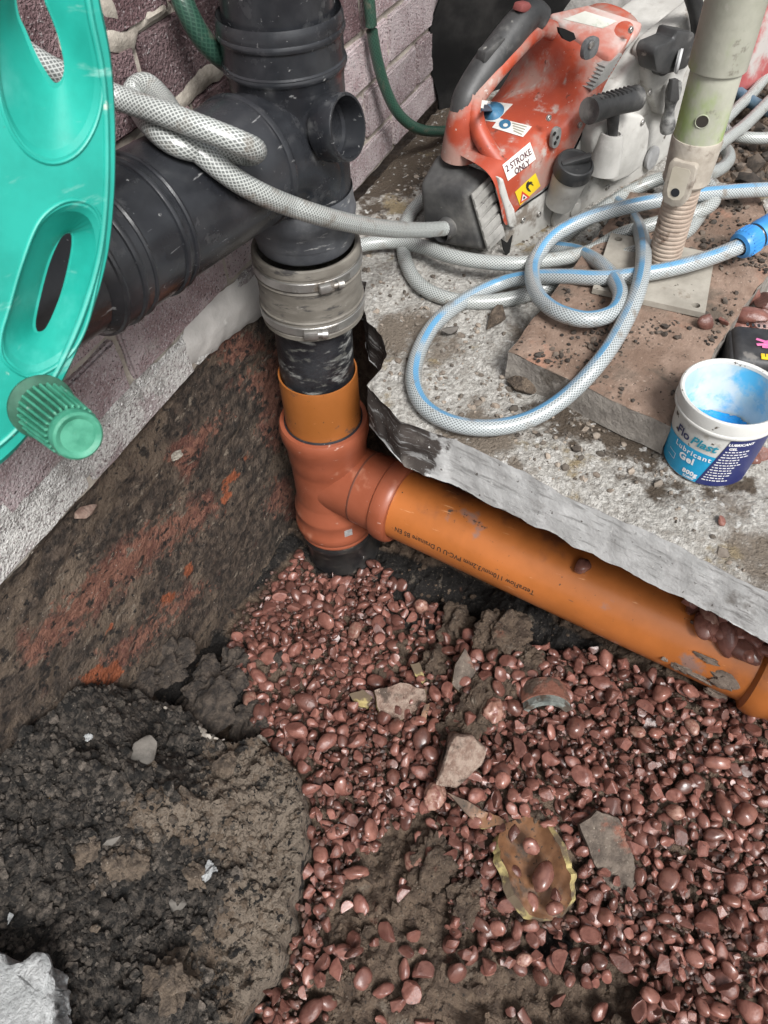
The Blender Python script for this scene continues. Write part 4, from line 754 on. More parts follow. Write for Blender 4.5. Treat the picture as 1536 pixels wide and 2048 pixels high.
# ================================================================= CUT-OFF SAW
SO = np.array([.297, -.167, ZS + .002]); sa = math.radians(-26.4); SL = np.array([math.cos(sa), math.sin(sa), 0]); SN = np.array([-math.sin(sa), math.cos(sa), 0]); SU = np.array([0, 0, 1.])
def S(x, y, w): return onplane(x, y, SO + SN * w, SN)           # a point of the saw at depth w from its starter side
def SP(l, w, h): return SO + SL * l + SN * w + SU * h
sa2 = math.radians(-12); AL = np.array([math.cos(sa2), math.sin(sa2), 0]); AN = np.array([-math.sin(sa2), math.cos(sa2), 0])
saw = thing('cut_off_saw', SP(.15, .06, 0), 'dusty orange and grey petrol cut-off saw standing on the slab', 'saw')
orange = M('saw_orange', (.42, .070, .030), (.34, .058, .030), 14, .46, .3, 60, bd=.0012, masks=[((.34, .20, .165), 13, .45, .62, (1, 1, 1), .8), ((.40, .345, .31), 34, .56, .72, (1, 1, 1), .9), ((.14, .05, .035), 60, .62, .70), ((.46, .43, .40), 150, .66, .71)])
pinko = M('saw_cover_dusty', (.46, .16, .12), (.50, .40, .37), 9, .75, .4, 80, lo=.4, hi=.6, masks=[((.50, .48, .45), 10, .42, .58, (1, 1, 1), .9), ((.14, .13, .12), 60, .68, .74)])
sgrey = M('saw_grey_dusty', (.38, .37, .345), (.52, .51, .48), 14, .8, .5, 70, bd=.002, masks=[((.16, .135, .11), 15, .56, .68, (1, 1, 1), .9), ((.09, .075, .06), 50, .66, .73), ((.60, .59, .56), 20, .58, .72)])
sblack = M('saw_black', (.020, .021, .022), (.05, .05, .05), 18, .5, .3, 80, masks=[((.19, .185, .175), 12, .52, .70, (1, 1, 1), .85), ((.34, .33, .30), 45, .64, .74, (1, 1, 1), .9)])
sdark = M('saw_dark', (.03, .03, .031), (.08, .08, .078), 14, .62, .4, 70, bd=.002, masks=[((.14, .135, .125), 10, .50, .68, (1, 1, 1), .9), ((.28, .26, .22), 40, .66, .74)])
holem = M('saw_hole', (.006, .006, .006), None, 10, .95)
# crankcase and starter side
ob('crankcase', prism([S(x, y, .004) for x, y in ((1012, 503), (1016, 430), (1098, 372), (1148, 300), (1180, 222), (1240, 165), (1298, 78), (1345, 52), (1400, 10), (1440, -30), (1450, 20), (1385, 150), (1362, 245), (1342, 308), (1297, 350), (1190, 420), (1100, 468))], SN * .10, .007, 3), sgrey, saw, sharp=45)
# orange shell as a smooth skin over measured sections
sec = [[(1010, 468, .0), (1000, 405, -.002), (985, 345, .0), (935, 318, .05), (885, 292, .115), (872, 335, .14)],
       [(1030, 418, .0), (1026, 365, -.002), (1014, 312, .006), (965, 285, .06), (915, 262, .12), (890, 300, .15)],
       [(1064, 394, .0), (1066, 338, -.002), (1068, 272, .012), (1025, 235, .065), (970, 212, .13), (930, 255, .16)],
       [(1096, 372, .0), (1108, 300, -.002), (1124, 242, .010), (1086, 182, .085), (1030, 165, .15), (985, 200, .17)],
       [(1130, 330, .0), (1145, 262, -.002), (1158, 205, .006), (1112, 128, .078), (1062, 100, .125), (1020, 150, .17)],
       [(1150, 290, .0), (1176, 215, -.002), (1186, 150, .006), (1122, 72, .070), (1084, 44, .110), (1030, 120, .17)],
       [(1190, 215, .0), (1206, 158, -.002), (1218, 112, .004), (1158, 64, .060), (1108, 34, .11), (1070, 100, .16)],
       [(1214, 160, .006), (1258, 82, .002), (1280, 52, .008), (1225, 18, .06), (1172, 8, .12), (1120, 60, .16)],
       [(1222, 150, .02), (1262, 80, .02), (1290, 44, .02), (1235, 8, .07), (1180, 0, .13), (1130, 55, .16)]]
V = [S(*p) for s in sec for p in s]; F = [(i * 6 + j, (i + 1) * 6 + j, (i + 1) * 6 + j + 1, i * 6 + j + 1) for i in range(len(sec) - 1) for j in range(5)]; V = [tuple(v) for v in V]
shl = ob('orange_shell', subdiv((V, F), 3), orange, saw, sharp=180)
# dusty top cover
cv_ = [(1098, 26), (1176, 8), (1286, 44), (1276, 62), (1222, 112), (1182, 92), (1140, 62)]
cov = ob('top_cover', prism([onplane(x, y, S(1190, 60, .05) + SU * .004, nrm(SU * .8 - SN * .25 - SL * .12)) for x, y in cv_], -SU * .012, .004, 3), pinko, saw, sharp=45)
# handle: orange rear leg, bridge under the grip, black grip
leg = spline([S(918, 312, .088), S(922, 270, .086), S(928, 232, .085), S(945, 190, .085)], .006); ob('handle_leg', tube(leg, lambda t: .026 - .007 * t, 20, SN, True, 1.0), orange, saw, sharp=70)
brid = spline([S(1000, 330, .02), S(972, 290, .045), S(952, 245, .065), S(950, 205, .075), S(975, 165, .08), S(1020, 112, .085), S(1062, 70, .090), S(1085, 56, .092), S(1105, 62, .088)], .006); ob('handle_bridge', tube(brid, .0125, 16, SN), orange, saw, sharp=80)
grip = spline([S(926, 226, .086), S(932, 200, .088), S(955, 160, .092), S(1000, 98, .096), S(1045, 42, .098), S(1064, 28, .098), S(1080, 40, .094)], .005); ob('grip', tube(grip, lambda t: .0185 + .003 * math.sin(t * 3.1), 20, SN), sblack, saw, sharp=80)
ob('throttle_trigger', prism([S(x, y, .082) for x, y in ((968, 125), (972, 105), (1008, 74), (1012, 78), (985, 112), (975, 128))], SN * .016, .0015), sblack, saw)
ob('throttle_lock', prism([S(x, y, .086) for x, y in ((1040, 25), (1046, 8), (1062, 5), (1066, 14), (1056, 28))], SN * .016, .003), M('saw_red_button', (.22, .06, .055), None, 20, .6), saw)
# dark rear filter box with its louvred right side
bx0 = SO - AL * .052; bxc = lambda a, b, c: SO + AL * a + AN * b + SU * c
def hexa(P8, bev, seg=3):
    b = bmesh.new(); vs_ = [b.verts.new(tuple(p)) for p in P8]
    for f in ((0, 1, 2, 3), (7, 6, 5, 4), (0, 4, 5, 1), (1, 5, 6, 2), (2, 6, 7, 3), (3, 7, 4, 0)): b.faces.new([vs_[i] for i in f])
    bmesh.ops.recalc_face_normals(b, faces=b.faces); bmesh.ops.bevel(b, geom=b.edges[:], offset=bev, segments=seg, profile=.5, affect='EDGES'); b.verts.index_update(); return bmout(b)
def A_(x, y, l): return onplane(x, y, SO + AL * l, AL)
rear = [A_(850, 488, -.046), A_(972, 508, -.046), A_(936, 384, -.046), A_(834, 368, -.046)]; frt = [A_(868, 430, .01), A_(1012, 470, .01), A_(984, 340, .01), A_(876, 296, .01)]
fb = ob('filter_box', hexa(rear + frt, .012, 4), sdark, saw, sharp=40)
lou = [(942, 392), (976, 362), (1006, 468), (984, 500), (968, 500)]
def louv(x, y, o=0): return onplane(x, y, A_(975, 430, -.020) , nrm(np.cross(SU, AL) + 0)) + np.array([0, 0, 0]) - AN * o
pl0 = [A_(941, 388, -.047), A_(974, 503, -.047), A_(1008, 470, -.005), A_(980, 352, -.005)]; c_n = nrm(np.cross(pl0[1] - pl0[0], pl0[3] - pl0[0])); c_n = c_n if c_n.dot(CAM - SO) > 0 else -c_n
lp = ob('louvre_panel', prism([p + c_n * .003 for p in pl0], -c_n * .004, .001), M('louvre_grey', (.20, .195, .18), (.36, .35, .33), 16, .85, .5, 90, masks=[((.42, .38, .28), 30, .62, .72), ((.07, .065, .06), 50, .6, .7)]), saw)
lm = MATS['louvre_grey']
for k in range(5):
    t0_, t1_ = .10 + k * .175, .10 + k * .175 + .125; a = pl0[0] + (pl0[1] - pl0[0]) * t0_; b = pl0[0] + (pl0[1] - pl0[0]) * t1_; c = pl0[3] + (pl0[2] - pl0[3]) * (t0_ - .06); d_ = pl0[3] + (pl0[2] - pl0[3]) * (t1_ - .06)
    ob('louvre', prism([a + c_n * .0045, b + c_n * .0045, d_ + c_n * .0085 - (d_ - b) * .16, c + c_n * .0085 - (c - a) * .16], -c_n * .003, .0008, 1), lm, lp)
    g0 = c + (d_ - c) * .15 + c_n * .0042; ob('gap', prism([g0 - (c - a) * .16, g0 + (d_ - c) * .55 - (c - a) * .03, g0 - (c - a) * .0], -c_n * .001, 0), holem, lp)
ob('hose_spout', lathe([(-.004, .016), (.004, .0155), (.010, .0135), (.020, .0132)], A_(895, 455, -.047), -AL, 24), sdark, saw)
ob('torn_corner', prism([p + c_n * .0035 for p in (A_(1000, 478, -.01), A_(1012, 486, -.008), A_(1022, 470, .0), A_(1016, 505, -.004), A_(1010, 510, -.006), A_(1004, 498, -.01))], -c_n * .002, 0), holem, saw)
ob('side_bumper', prism([S(x, y, -.004) for x, y in ((1000, 356), (1008, 358), (1020, 400), (1030, 418), (1036, 448), (1030, 458), (1020, 455), (1012, 420), (1002, 390))], SN * .012, .003, 3), sgrey, saw)
# fuel filler
fc_ = S(1134, 368, -.020); fax = nrm(SU * .93 - SN * .30 - SL * .1)
fl = ob('filler_neck', lathe([(-.035, .0), (-.035, .0225), (.004, .0245), (.006, .025), (.022, .0252)], fc_, fax, 32), sgrey, saw)
cap_ = ob('fuel_cap', lathe([(.020, .0262), (.022, .0278), (.036, .0275), (.040, .0255), (.041, .0235), (.039, .022), (.039, 0)], fc_, fax, 40), sblack, saw)
ob('cap_grip', rbox(fc_ + fax * .042, (.042, .009, .010), .002, nrm(SL * .8 + SU * .2 - SN * .5), fax), sblack, cap_)
# recoil starter
stc = S(1240, 295, -.002); ob('starter_housing', prism([S(x, y, -.020) for x, y in ((1192, 262), (1205, 248), (1262, 225), (1290, 232), (1302, 262), (1298, 300), (1285, 335), (1255, 358), (1228, 368), (1200, 350), (1188, 318), (1186, 285))], SN * .028, .010, 4), sgrey, saw, sharp=50)
ob('starter_tower', lathe([(-.055, .024), (-.02, .0205), (-.004, .0175), (.0, .016), (.0, .0125), (-.004, .012), (-.004, .0)], S(1224, 266, -.030), nrm(SU * .95 + SL * .1), 28), sgrey, saw)
pa, pb = S(1178, 222, -.034), S(1272, 196, -.034)
ph = ob('pull_handle', tube(spline([pa, (pa + pb) / 2, pb], .004), lambda t: .0158 + .001 * math.cos(t * 6.28), 22), sblack, saw)
for k in range(9):
    q = pa + (pb - pa) * (.14 + k * .09); ob('grip_rib', rbox(q + SU * .0145, (.0035, .016, .005), .001, pb - pa, SU), sblack, ph)
ob('stem', tube(spline([(pa + pb) / 2, S(1226, 240, -.032), S(1226, 262, -.030), S(1226, 275, -.030)], .004), lambda t: .0105 - .004 * t, 16), sblack, ph)
# small fittings
def badge(name, x, y, w, rx, ry, mat, hgt=.003, n=24, p=2.6):
    c = S(x, y, w); u1 = SL; u2 = SU; V = [c - SN * hgt + u1 * rx * np.sign(math.cos(t)) * abs(math.cos(t)) ** (2 / p) + u2 * ry * np.sign(math.sin(t)) * abs(math.sin(t)) ** (2 / p) for t in np.linspace(0, 2 * math.pi, n, endpoint=False)]
    return ob(name, prism(V, SN * (hgt + .004), .001), mat, saw)
bg_ = badge('choke_badge', 1111, 275, -.003, .0085, .014, M('badge_grey', (.16, .16, .155), (.26, .26, .25), 60, .6))
ob('badge_dots', join(*[lathe([(0, .0028), (.0008, .0026), (.0008, 0)], S(x, y, -.0062), -SN, 12) for x, y in ((1109, 267), (1115, 275), (1110, 286))]), holem, bg_)
badge('grommet', 1180, 96, .002, .015, .013, M('grommet_grey', (.10, .105, .11), (.22, .22, .22), 60, .6)); ob('grommet_screw', lathe([(0, .005), (.002, .0045), (.003, 0)], S(1182, 90, -.002), -SN, 14), steel, saw)
ob('dark_opening', prism([S(x, y, .035) for x, y in ((1118, 55), (1130, 58), (1148, 66), (1152, 78), (1140, 84), (1128, 78), (1120, 66))], SN * .004, 0), holem, saw)
for k in range(7):
    x0, y0 = 1182 + k * 4.6, 178 - k * 7.5; ob('cooling_fin', prism([S(x, y, -.001) for x, y in ((x0, y0), (x0 + 34, y0 - 26), (x0 + 35, y0 - 22), (x0 + 1, y0 + 4))], SN * .03, 0), M('fin_alloy', (.35, .35, .34), (.5, .5, .48), 40, .5, metal=.5), saw)
badge('plug', 1304, 316, -.002, .015, .019, M('plug_grey', (.25, .25, .25), (.36, .36, .36), 40, .7), p=2)
badge('side_plate', 1132, 428, -.001, .03, .026, sgrey, .004, p=2.2); badge('pivot', 1150, 420, -.006, .011, .011, sgrey, .002, p=2)
tv, tf = text2d('15', .014); tcn = S(1182, 412, .0028); ob('cast_number', ([tcn + SL * p[0] + SU * p[1] for p in tv], tf), M('cast_number_shade', (.20, .19, .175), None, 20, .8), saw, fix=False)  # flat figures in dark grey, painting the shade of embossed casting
# blade arm and black fittings at the front
ob('blade_arm', prism([S(x, y, -.012) for x, y in ((1292, 110), (1310, 82), (1400, 10), (1480, -60), (1490, 0), (1420, 60), (1372, 150), (1350, 240), (1320, 230), (1300, 180))], SN * .03, .007, 3), sgrey, saw, sharp=45)
ob('arm_boss', lathe([(0, .021), (.012, .021), (.014, .019), (.014, 0)], S(1322, 115, -.012), -SN, 28), sblack, saw)
bk = ob('bracket', prism([S(x, y, -.045) for x, y in ((1308, 110), (1316, 92), (1336, 84), (1350, 78), (1356, 60), (1392, 66), (1388, 118), (1372, 138), (1350, 146), (1332, 150), (1314, 145))], SN * .033, .004, 2), sblack, saw)
ob('bracket_ring', lathe([(0, .0125), (.003, .0155), (.006, .0155), (.006, .0118), (0, .0118)], S(1352, 122, -.046), nrm(-SN * .8 + SL * .5), 28), M('ring_white', (.5, .5, .5), None, 40, .4), bk); ob('bracket_hole', lathe([(.0065, .0119), (.0065, 0)], S(1352, 122, -.0455), nrm(-SN * .8 + SL * .5), 24), holem, bk)
ob('front_tube', tube(spline([S(1370, -60, -.03), S(1384, -10, -.03), S(1396, 35, -.03), S(1398, 75, -.03), S(1390, 110, -.035)], .006), .011, 14), sblack, saw)
vl = ob('water_valve', tube(spline([S(1350, 165, -.03), S(1344, 195, -.03), S(1338, 225, -.03), S(1334, 262, -.03)], .004), lambda t: .0095 + .002 * math.sin(t * 9), 14), M('valve_dark', (.05, .05, .05), (.28, .28, .27), 60, .6, .4, 120), saw)
ob('valve_lever', prism([S(x, y, -.042) for x, y in ((1346, 160), (1358, 158), (1360, 200), (1352, 206), (1340, 204))], SN * .008, .002), sblack, vl)
for x, y, w in ((1046, 440, .003), (1078, 428, .003), (1098, 236, .004), (1160, 250, -.002), (1200, 346, -.021), (1285, 245, -.021), (1215, 375, .003), (1300, 185, -.013), (1262, 60, .0)):
    sc_ = ob('screw', lathe([(-.002, .0042), (.001, .0042), (.0016, .0036), (.0016, .002), (.0006, .0018), (.0006, 0)], S(x, y, w), -SN, 14), steel, saw)
ob('panel_seam', tube(spline([S(1016, 432, .003), S(1060, 402, .003), S(1100, 372, .003), S(1126, 335, .003), S(1150, 297, .003), S(1182, 222, .003)], .006), .0014, 6), holem, saw)
# stickers
def stick(name, px, w, mat, par=saw, off=.0012): return ob(name, prism([S(x, y, w) - SN * off for x, y in px], SN * .001, 0), mat, par)
def rayshell(x, y, objs):
    o = Vector(tuple(CAM)); d = Vector(tuple(nrm(ray(x, y)))); best = None
    for q in objs:
        org_ = Vector(tuple(ORG[q.name])); hit, loc, nn, ix = q.ray_cast(o - org_, d)
        if hit: L_ = loc + org_; best = L_ if best is None or (L_ - o).length < (best - o).length else best
    return None if best is None else np.array(best) - np.array(d) * .0016
bpy.context.view_layer.update()
def decal(name, px, mat, lift=0.0, par=None, n=10):
    """thin printed film pressed onto the orange shell (quad given by its corners)"""
    a, b, c, d_ = [np.array(p, float) for p in px]; V = []; F = []
    for i in range(n + 1):
        for j in range(n + 1):
            s, t = i / n, j / n; q = (a * (1 - s) + b * s) * (1 - t) + (d_ * (1 - s) + c * s) * t; h = rayshell(q[0], q[1], [shl])
            if h is None: h = S(q[0], q[1], 0)
            V.append(h - nrm(h - CAM) * lift)
    for i in range(n):
        for j in range(n): F.append((i * (n + 1) + j, (i + 1) * (n + 1) + j, (i + 1) * (n + 1) + j + 1, i * (n + 1) + j + 1))
    return ob(name, (V, F), mat, par or saw, fix=False)
def decal_poly(name, px, mat, lift, par):
    V = [rayshell(x, y, [shl]) for x, y in px]; V = [S(*p, 0) if v is None else v for v, p in zip(V, px)]
    c = np.mean(V, axis=0); V = [v - nrm(v - CAM) * lift for v in V]; c = np.mean(V, axis=0); n = len(V); return ob(name, (V + [c], [(i, (i + 1) % n, n) for i in range(n)]), mat, par, fix=False)
def decal_text(s, px, mat, lift, par, size=1.0, bold=0):
    a, b, c, d_ = [np.array(p, float) for p in px]; tv, tf = text2d(s, size, 0, bold); mn = tv.min(0); mx = tv.max(0); V = []
    for p in tv:
        u = (p[0] - mn[0]) / (mx[0] - mn[0]); t = (mx[1] - p[1]) / (mx[1] - mn[1]); q = (a * (1 - u) + b * u) * (1 - t) + (d_ * (1 - u) + c * u) * t; h = rayshell(q[0], q[1], [shl]); h = S(q[0], q[1], 0) if h is None else h; V.append(h - nrm(h - CAM) * lift)
    return ob('lettering', (V, tf), mat, par, fix=False)
swhite = M('sticker_white', (.62, .60, .56), (.74, .72, .68), 40, .5, masks=[((.30, .26, .22), 60, .62, .72)]); sblue = M('sticker_blue', (.03, .12, .22), (.06, .18, .30), 40, .5, masks=[((.4, .38, .35), 50, .62, .72)])
syel = M('sticker_yellow', (.78, .56, .02), (.72, .5, .03), 40, .45); sred = M('sticker_red', (.55, .05, .03), None, 40, .5); ink = M('sticker_ink', (.07, .02, .03), None, 40, .6); inkb = M('sticker_black', (.02, .02, .02), None, 40, .6)
sk = decal('handwritten_sticker', [(1005, 330), (1060, 284), (1072, 318), (1016, 362)], swhite); sk['label'] = 'white sticker reading 2 STROKE ONLY'
decal_text('2 STROKE', [(1010, 332), (1060, 296), (1064, 308), (1014, 345)], ink, .0008, sk, bold=.02); decal_text('ONLY', [(1028, 338), (1058, 317), (1062, 329), (1031, 350)], ink, .0008, sk, bold=.02)
sy = decal('warning_sticker', [(1030, 384), (1071, 346), (1081, 372), (1040, 411)], syel); sy['label'] = 'yellow warning sticker with a red triangle'
decal_poly('triangle', [(1040, 408), (1044, 382), (1060, 394)], sred, .0006, sy); decal_poly('triangle_inner', [(1043, 403), (1046, 388), (1055, 395)], swhite, .0010, sy); decal_poly('pictogram', [(1046, 396), (1048, 392), (1051, 395), (1048, 399)], inkb, .0013, sy)
for q in range(3): decal_poly('pictogram_arc', [(1062 + 10 * math.cos(t) * (1 - q * .25), 372 + 12 * math.sin(t) * (1 - q * .25)) for t in np.linspace(1.6 + q, 4.2 + q, 7)] + [(1062 + 8.6 * math.cos(t) * (1 - q * .25), 372 + 10.4 * math.sin(t) * (1 - q * .25)) for t in np.linspace(4.2 + q, 1.6 + q, 7)], inkb, .0008 + q * .0002, sy)
ell = lambda cx, cy_, rx, ry, rot=0, n=28: [(cx + rx * math.cos(t) * math.cos(rot) - ry * math.sin(t) * math.sin(rot), cy_ + rx * math.cos(t) * math.sin(rot) + ry * math.sin(t) * math.cos(rot)) for t in np.linspace(0, 2 * math.pi, n, endpoint=False)]
s1 = decal('safety_sticker', [(964, 200), (1026, 208), (992, 244), (958, 240)], swhite); decal_poly('blue_disc', ell(985, 222, 24, 18, -.3), sblue, .0008, s1); decal_poly('head_pictogram', ell(982, 224, 15, 14, -.3), swhite, .0012, s1); decal_poly('face_pictogram', ell(981, 226, 9, 11, -.3), sblue, .0015, s1)
s1b = decal('sticker_strip', [(952, 250), (976, 254), (962, 282), (950, 272)], sblue)
s2 = decal('safety_sticker', [(998, 236), (1064, 253), (1046, 274), (984, 255)], swhite); decal_poly('blue_disc', ell(1010, 248, 12, 9.5, -.1), sblue, .0008, s2); decal_poly('mask_pictogram', ell(1011, 250, 5, 3.5, -.1, 12), swhite, .0012, s2)
for k in range(4): decal('print_line', [(1026 + k * .8 - 1, 245 + k * 5), (1054 - k * 3, 253 + k * 5), (1053 - k * 3, 255 + k * 5), (1025 + k * .8 - 1, 247 + k * 5)], M('sticker_grey', (.3, .28, .22), None, 40, .6), .0008, s2, 3)
stg = M('cover_label', (.52, .52, .46), (.60, .60, .55), 30, .7, masks=[((.36, .42, .33), 30, .56, .66)])
tn_ = nrm(SU * .8 - SN * .25 - SL * .12); ob('cover_label', prism([onplane(x, y, S(1190, 60, .05) + SU * .0048, tn_) for x, y in ((1128, 38), (1170, 22), (1234, 42), (1205, 56))], -SU * .0005, 0), stg, cov)
# ================================================================= THINGS BEHIND THE SAW
dust = M('dusty_board', (.15, .145, .135), (.26, .25, .235), 12, .9, .8, 60, bd=.006, masks=[((.07, .065, .06), 10, .54, .66), ((.42, .41, .39), 30, .62, .72)])
bo_ = ob('dusty_board', rbox((1.14, -.155, .60), (.05, .40, 1.04), .012, (1, .08, 0)), dust, base=(1.14, -.15, .08)); tag(bo_, 'tall grey dusty board standing behind the saw handle', 'board')
redd = M('dusty_red_plastic', (.40, .09, .09), (.48, .25, .24), 8, .7, .4, 60, masks=[((.45, .42, .40), 9, .50, .62), ((.12, .08, .07), 40, .64, .72)])
rc = thing('red_container', (1.06, -.40, .078), 'dusty red plastic container at the top edge behind the saw', 'container')
rcp = onz(1330, 20, .30); rcp = np.array([1.02, -.33, 0])
ob('body', rbox(rcp + [.06, -.03, .235], (.16, .20, .30), .03, (1, -.5, 0), (0, 0, 1), 4, .85), redd, rc)
for k in range(3): ob('rib', rbox(rcp + np.array([-.035, .02, .22]) + np.array([.02, -.05, 0]) * k, (.012, .014, .26), .004, (1, -.5, 0)), redd, rc)
bag = ob('dusty_sheet', place(lump(33, 4, .25, 1.2, .5), (1.30, .02, .20), (.30, .20, .5), .3), dust); tag(bag, 'crumpled grey dusty sheet in the dark corner behind the saw', 'sheet')

bs2 = spline([(.70, .100, 0), (.74, .065, 0), (.79, .035, 0), (.85, .0, 0), (.93, -.04, 0), (1.02, -.12, 0)], .01); V = []; F = []; m_ = 30  # black panel added in place of the dark recess; it also shades the wall
for i, p in enumerate(bs2):
    for k in range(m_): q = .086 + k * .020; V.append((p[0] + .014 * fbm([i * .01, q, 1.], 9, 3, 5), p[1] + .014 * fbm([i * .01, q, 7.], 9, 3, 6), q))
F = [(i * m_ + k, (i + 1) * m_ + k, (i + 1) * m_ + k + 1, i * m_ + k + 1) for i in range(len(bs2) - 1) for k in range(m_ - 1)]
V2 = [(x + .004, y + .004, z) for x, y, z in V]; nn = len(V); blk_ = ob('recess_shade_panel', (V + V2, F + [tuple(i + nn for i in f[::-1]) for f in F]), M('recess_shade', (.010, .010, .010), (.03, .029, .028), 9, .9, .3, 60, spec=.05), sharp=80); tag(blk_, 'added black panel standing for the dark recess between the wall and saw', 'shade panel')
# ================================================================= GRAVEL
peb = M('wet_pebble', (.128, .053, .041), (.190, .088, .068), 1.2, .25, .2, 4, bd=.0012, spec=.6, rnd=.45, rrand=1, masks=[((.24, .135, .105), 2.2, .64, .76), ((.05, .023, .020), 1.6, .60, .72, (1, 1, 1), .4)])
chip = M('wet_chip', (.126, .051, .040), (.192, .086, .067), 1.5, .30, .5, 5, bd=.0018, spec=.55, rnd=.38, rrand=1, masks=[((.21, .115, .095), 3, .60, .74), ((.06, .03, .027), 1.4, .62, .72)])
pale = M('pale_pebble', (.21, .105, .078), (.30, .18, .14), 2, .3, .4, 6, bd=.001, rnd=.15, rrand=1, masks=[((.18, .075, .06), 2.5, .50, .60)])
pale_s = M('pale_stone_pink', (.21, .105, .078), (.30, .18, .14), 100, .35, .4, 220, bd=.001, masks=[((.18, .075, .06), 120, .50, .60)])
base_m = [pebble(100 + i, 2, .64, .22) for i in range(7)] + [cutpebble(150 + i) for i in range(12)] + [rock(200 + i, 13, .78) for i in range(12)]; NB = len(base_m)
data_m = [mesh('pebble', v, f, peb if i < 7 else chip, None, 180 if i < 7 else 30) for i, (v, f) in enumerate(base_m)]
pale_m = [mesh('pebble', v, f, pale, None, 60) for v, f in base_m[:4]]
gmain = [(575, 1050), (640, 1110), (770, 1140), (830, 1200), (1000, 1290), (1150, 1300), (1300, 1360), (1430, 1400), (1480, 1380), (1540, 1300), (1640, 1350), (1700, 2200), (1000, 2200), (520, 2150), (520, 1960), (590, 1780), (620, 1600), (600, 1540), (500, 1440), (480, 1330), (430, 1240), (450, 1180)]
bare = [([(1000, 1655), (1060, 1640), (1135, 1690), (1160, 1730), (1155, 1800), (1120, 1840), (1075, 1820), (1020, 1745), (985, 1690)], 0.0), ([(1175, 1650), (1225, 1640), (1262, 1720), (1262, 1780), (1230, 1770), (1195, 1720)], .0), ([(620, 2060), (640, 1900), (690, 1760), (770, 1660), (870, 1620), (910, 1760), (890, 1880), (960, 1930), (1060, 1990), (1150, 2120), (620, 2120)], .02), ([(770, 1290), (900, 1300), (1060, 1320), (1040, 1410), (960, 1480), (870, 1480), (770, 1430)], .22), ([(760, 1150), (900, 1185), (1060, 1240), (1170, 1300), (1040, 1320), (900, 1320), (830, 1300), (790, 1260), (770, 1200)], .10), ([(640, 1230), (760, 1250), (830, 1330), (740, 1330), (660, 1290)], .40), ([(480, 1290), (640, 1300), (600, 1400), (500, 1410)], .35),
        ([(650, 1980), (690, 1800), (720, 1720), (800, 1660), (860, 1640), (880, 1780), (870, 1880), (980, 1940), (1100, 1960), (1240, 1980), (1260, 2080), (600, 2100)], .015), ([(880, 1620), (1000, 1680), (1100, 1860), (1000, 1860), (900, 1880), (870, 1750)], .30), ([(900, 1870), (1120, 1860), (1260, 1920), (1300, 2060), (950, 2100)], .07),
        ([(870, 1340), (1020, 1390), (960, 1470), (870, 1450), (850, 1400)], .16), ([(600, 1690), (720, 1660), (700, 1720), (600, 1740)], .35), ([(590, 1830), (660, 1950), (600, 2060), (560, 2000)], .25), ([(640, 1560), (660, 1550), (660, 1580)], .5), ([(740, 1350), (860, 1350), (870, 1420), (760, 1410)], .25)]
def density(px, py):
    d = inpoly(gmain, px, py).astype(float)
    for p, k in bare: d = np.where(inpoly(p, px, py), np.minimum(d, k), d)
    return d
def on_mound(x, y): return polydist(mp, x, y) > -.008
def pipe_clear(p, r):                         # stay out of the orange pipe, the tee and the black collar
    t = np.clip((p - PB) @ PD, 0, .9); q = PB + PD * t
    return np.linalg.norm(p - q) > .057 + r * .6 and (math.hypot(p[0], p[1]) > .064 + r * .7 or p[2] > 0)
cand = RNG.uniform([-.80, -.98], [.08, .105], (90000, 2)); tzc = floor_z(cand[:, 0], cand[:, 1]); pj = proj(np.column_stack([cand, tzc]))
dn = density(pj[:, 0], pj[:, 1]); okc = (RNG.uniform(size=len(cand)) < dn) & ~on_mound(cand[:, 0], cand[:, 1]); cand = cand[okc]; cz = terrain_z(cand[:, 0], cand[:, 1]); tzc = tzc[okc]; cell = {}; PE = []
CS = .03
def tryput(x, y, z, r, layer, kmin):
    ci, cj = int(x // CS), int(y // CS)
    for a in range(ci - 1, ci + 2):
        for b in range(cj - 1, cj + 2):
            for (X, Y, rr) in cell.get((a, b, layer), ()):
                if (X - x) ** 2 + (Y - y) ** 2 < (kmin * (r + rr)) ** 2: return False
    cell.setdefault((ci, cj, layer), []).append((x, y, r)); return True
for layer, (kmin, frac, dz) in enumerate(((.74, 1.0, .002), (.92, .80, .0125))):
    for i in range(len(cand)):
        if layer == 1 and RNG.uniform() > frac: continue
        x, y = cand[i] + (RNG.uniform(-.004, .004, 2) if layer else 0); r = float(np.clip(RNG.lognormal(math.log(.0086), .30), .0040, .0126))
        if layer == 1:
            near = sum(1 for a in range(-1, 2) for b in range(-1, 2) for q in cell.get((int(x // CS) + a, int(y // CS) + b, 0), ()) if (q[0] - x) ** 2 + (q[1] - y) ** 2 < .026 ** 2)
            if near < 5: continue
        z = (cz[i] * .55 + tzc[i] * .45) + r * .42 + dz
        if y > .095 - .03 * (z < -.3): continue
        if not pipe_clear(np.array([x, y, z]), r): continue
        if tryput(x, y, z, r, layer, kmin): PE.append((x, y, z, r, layer))
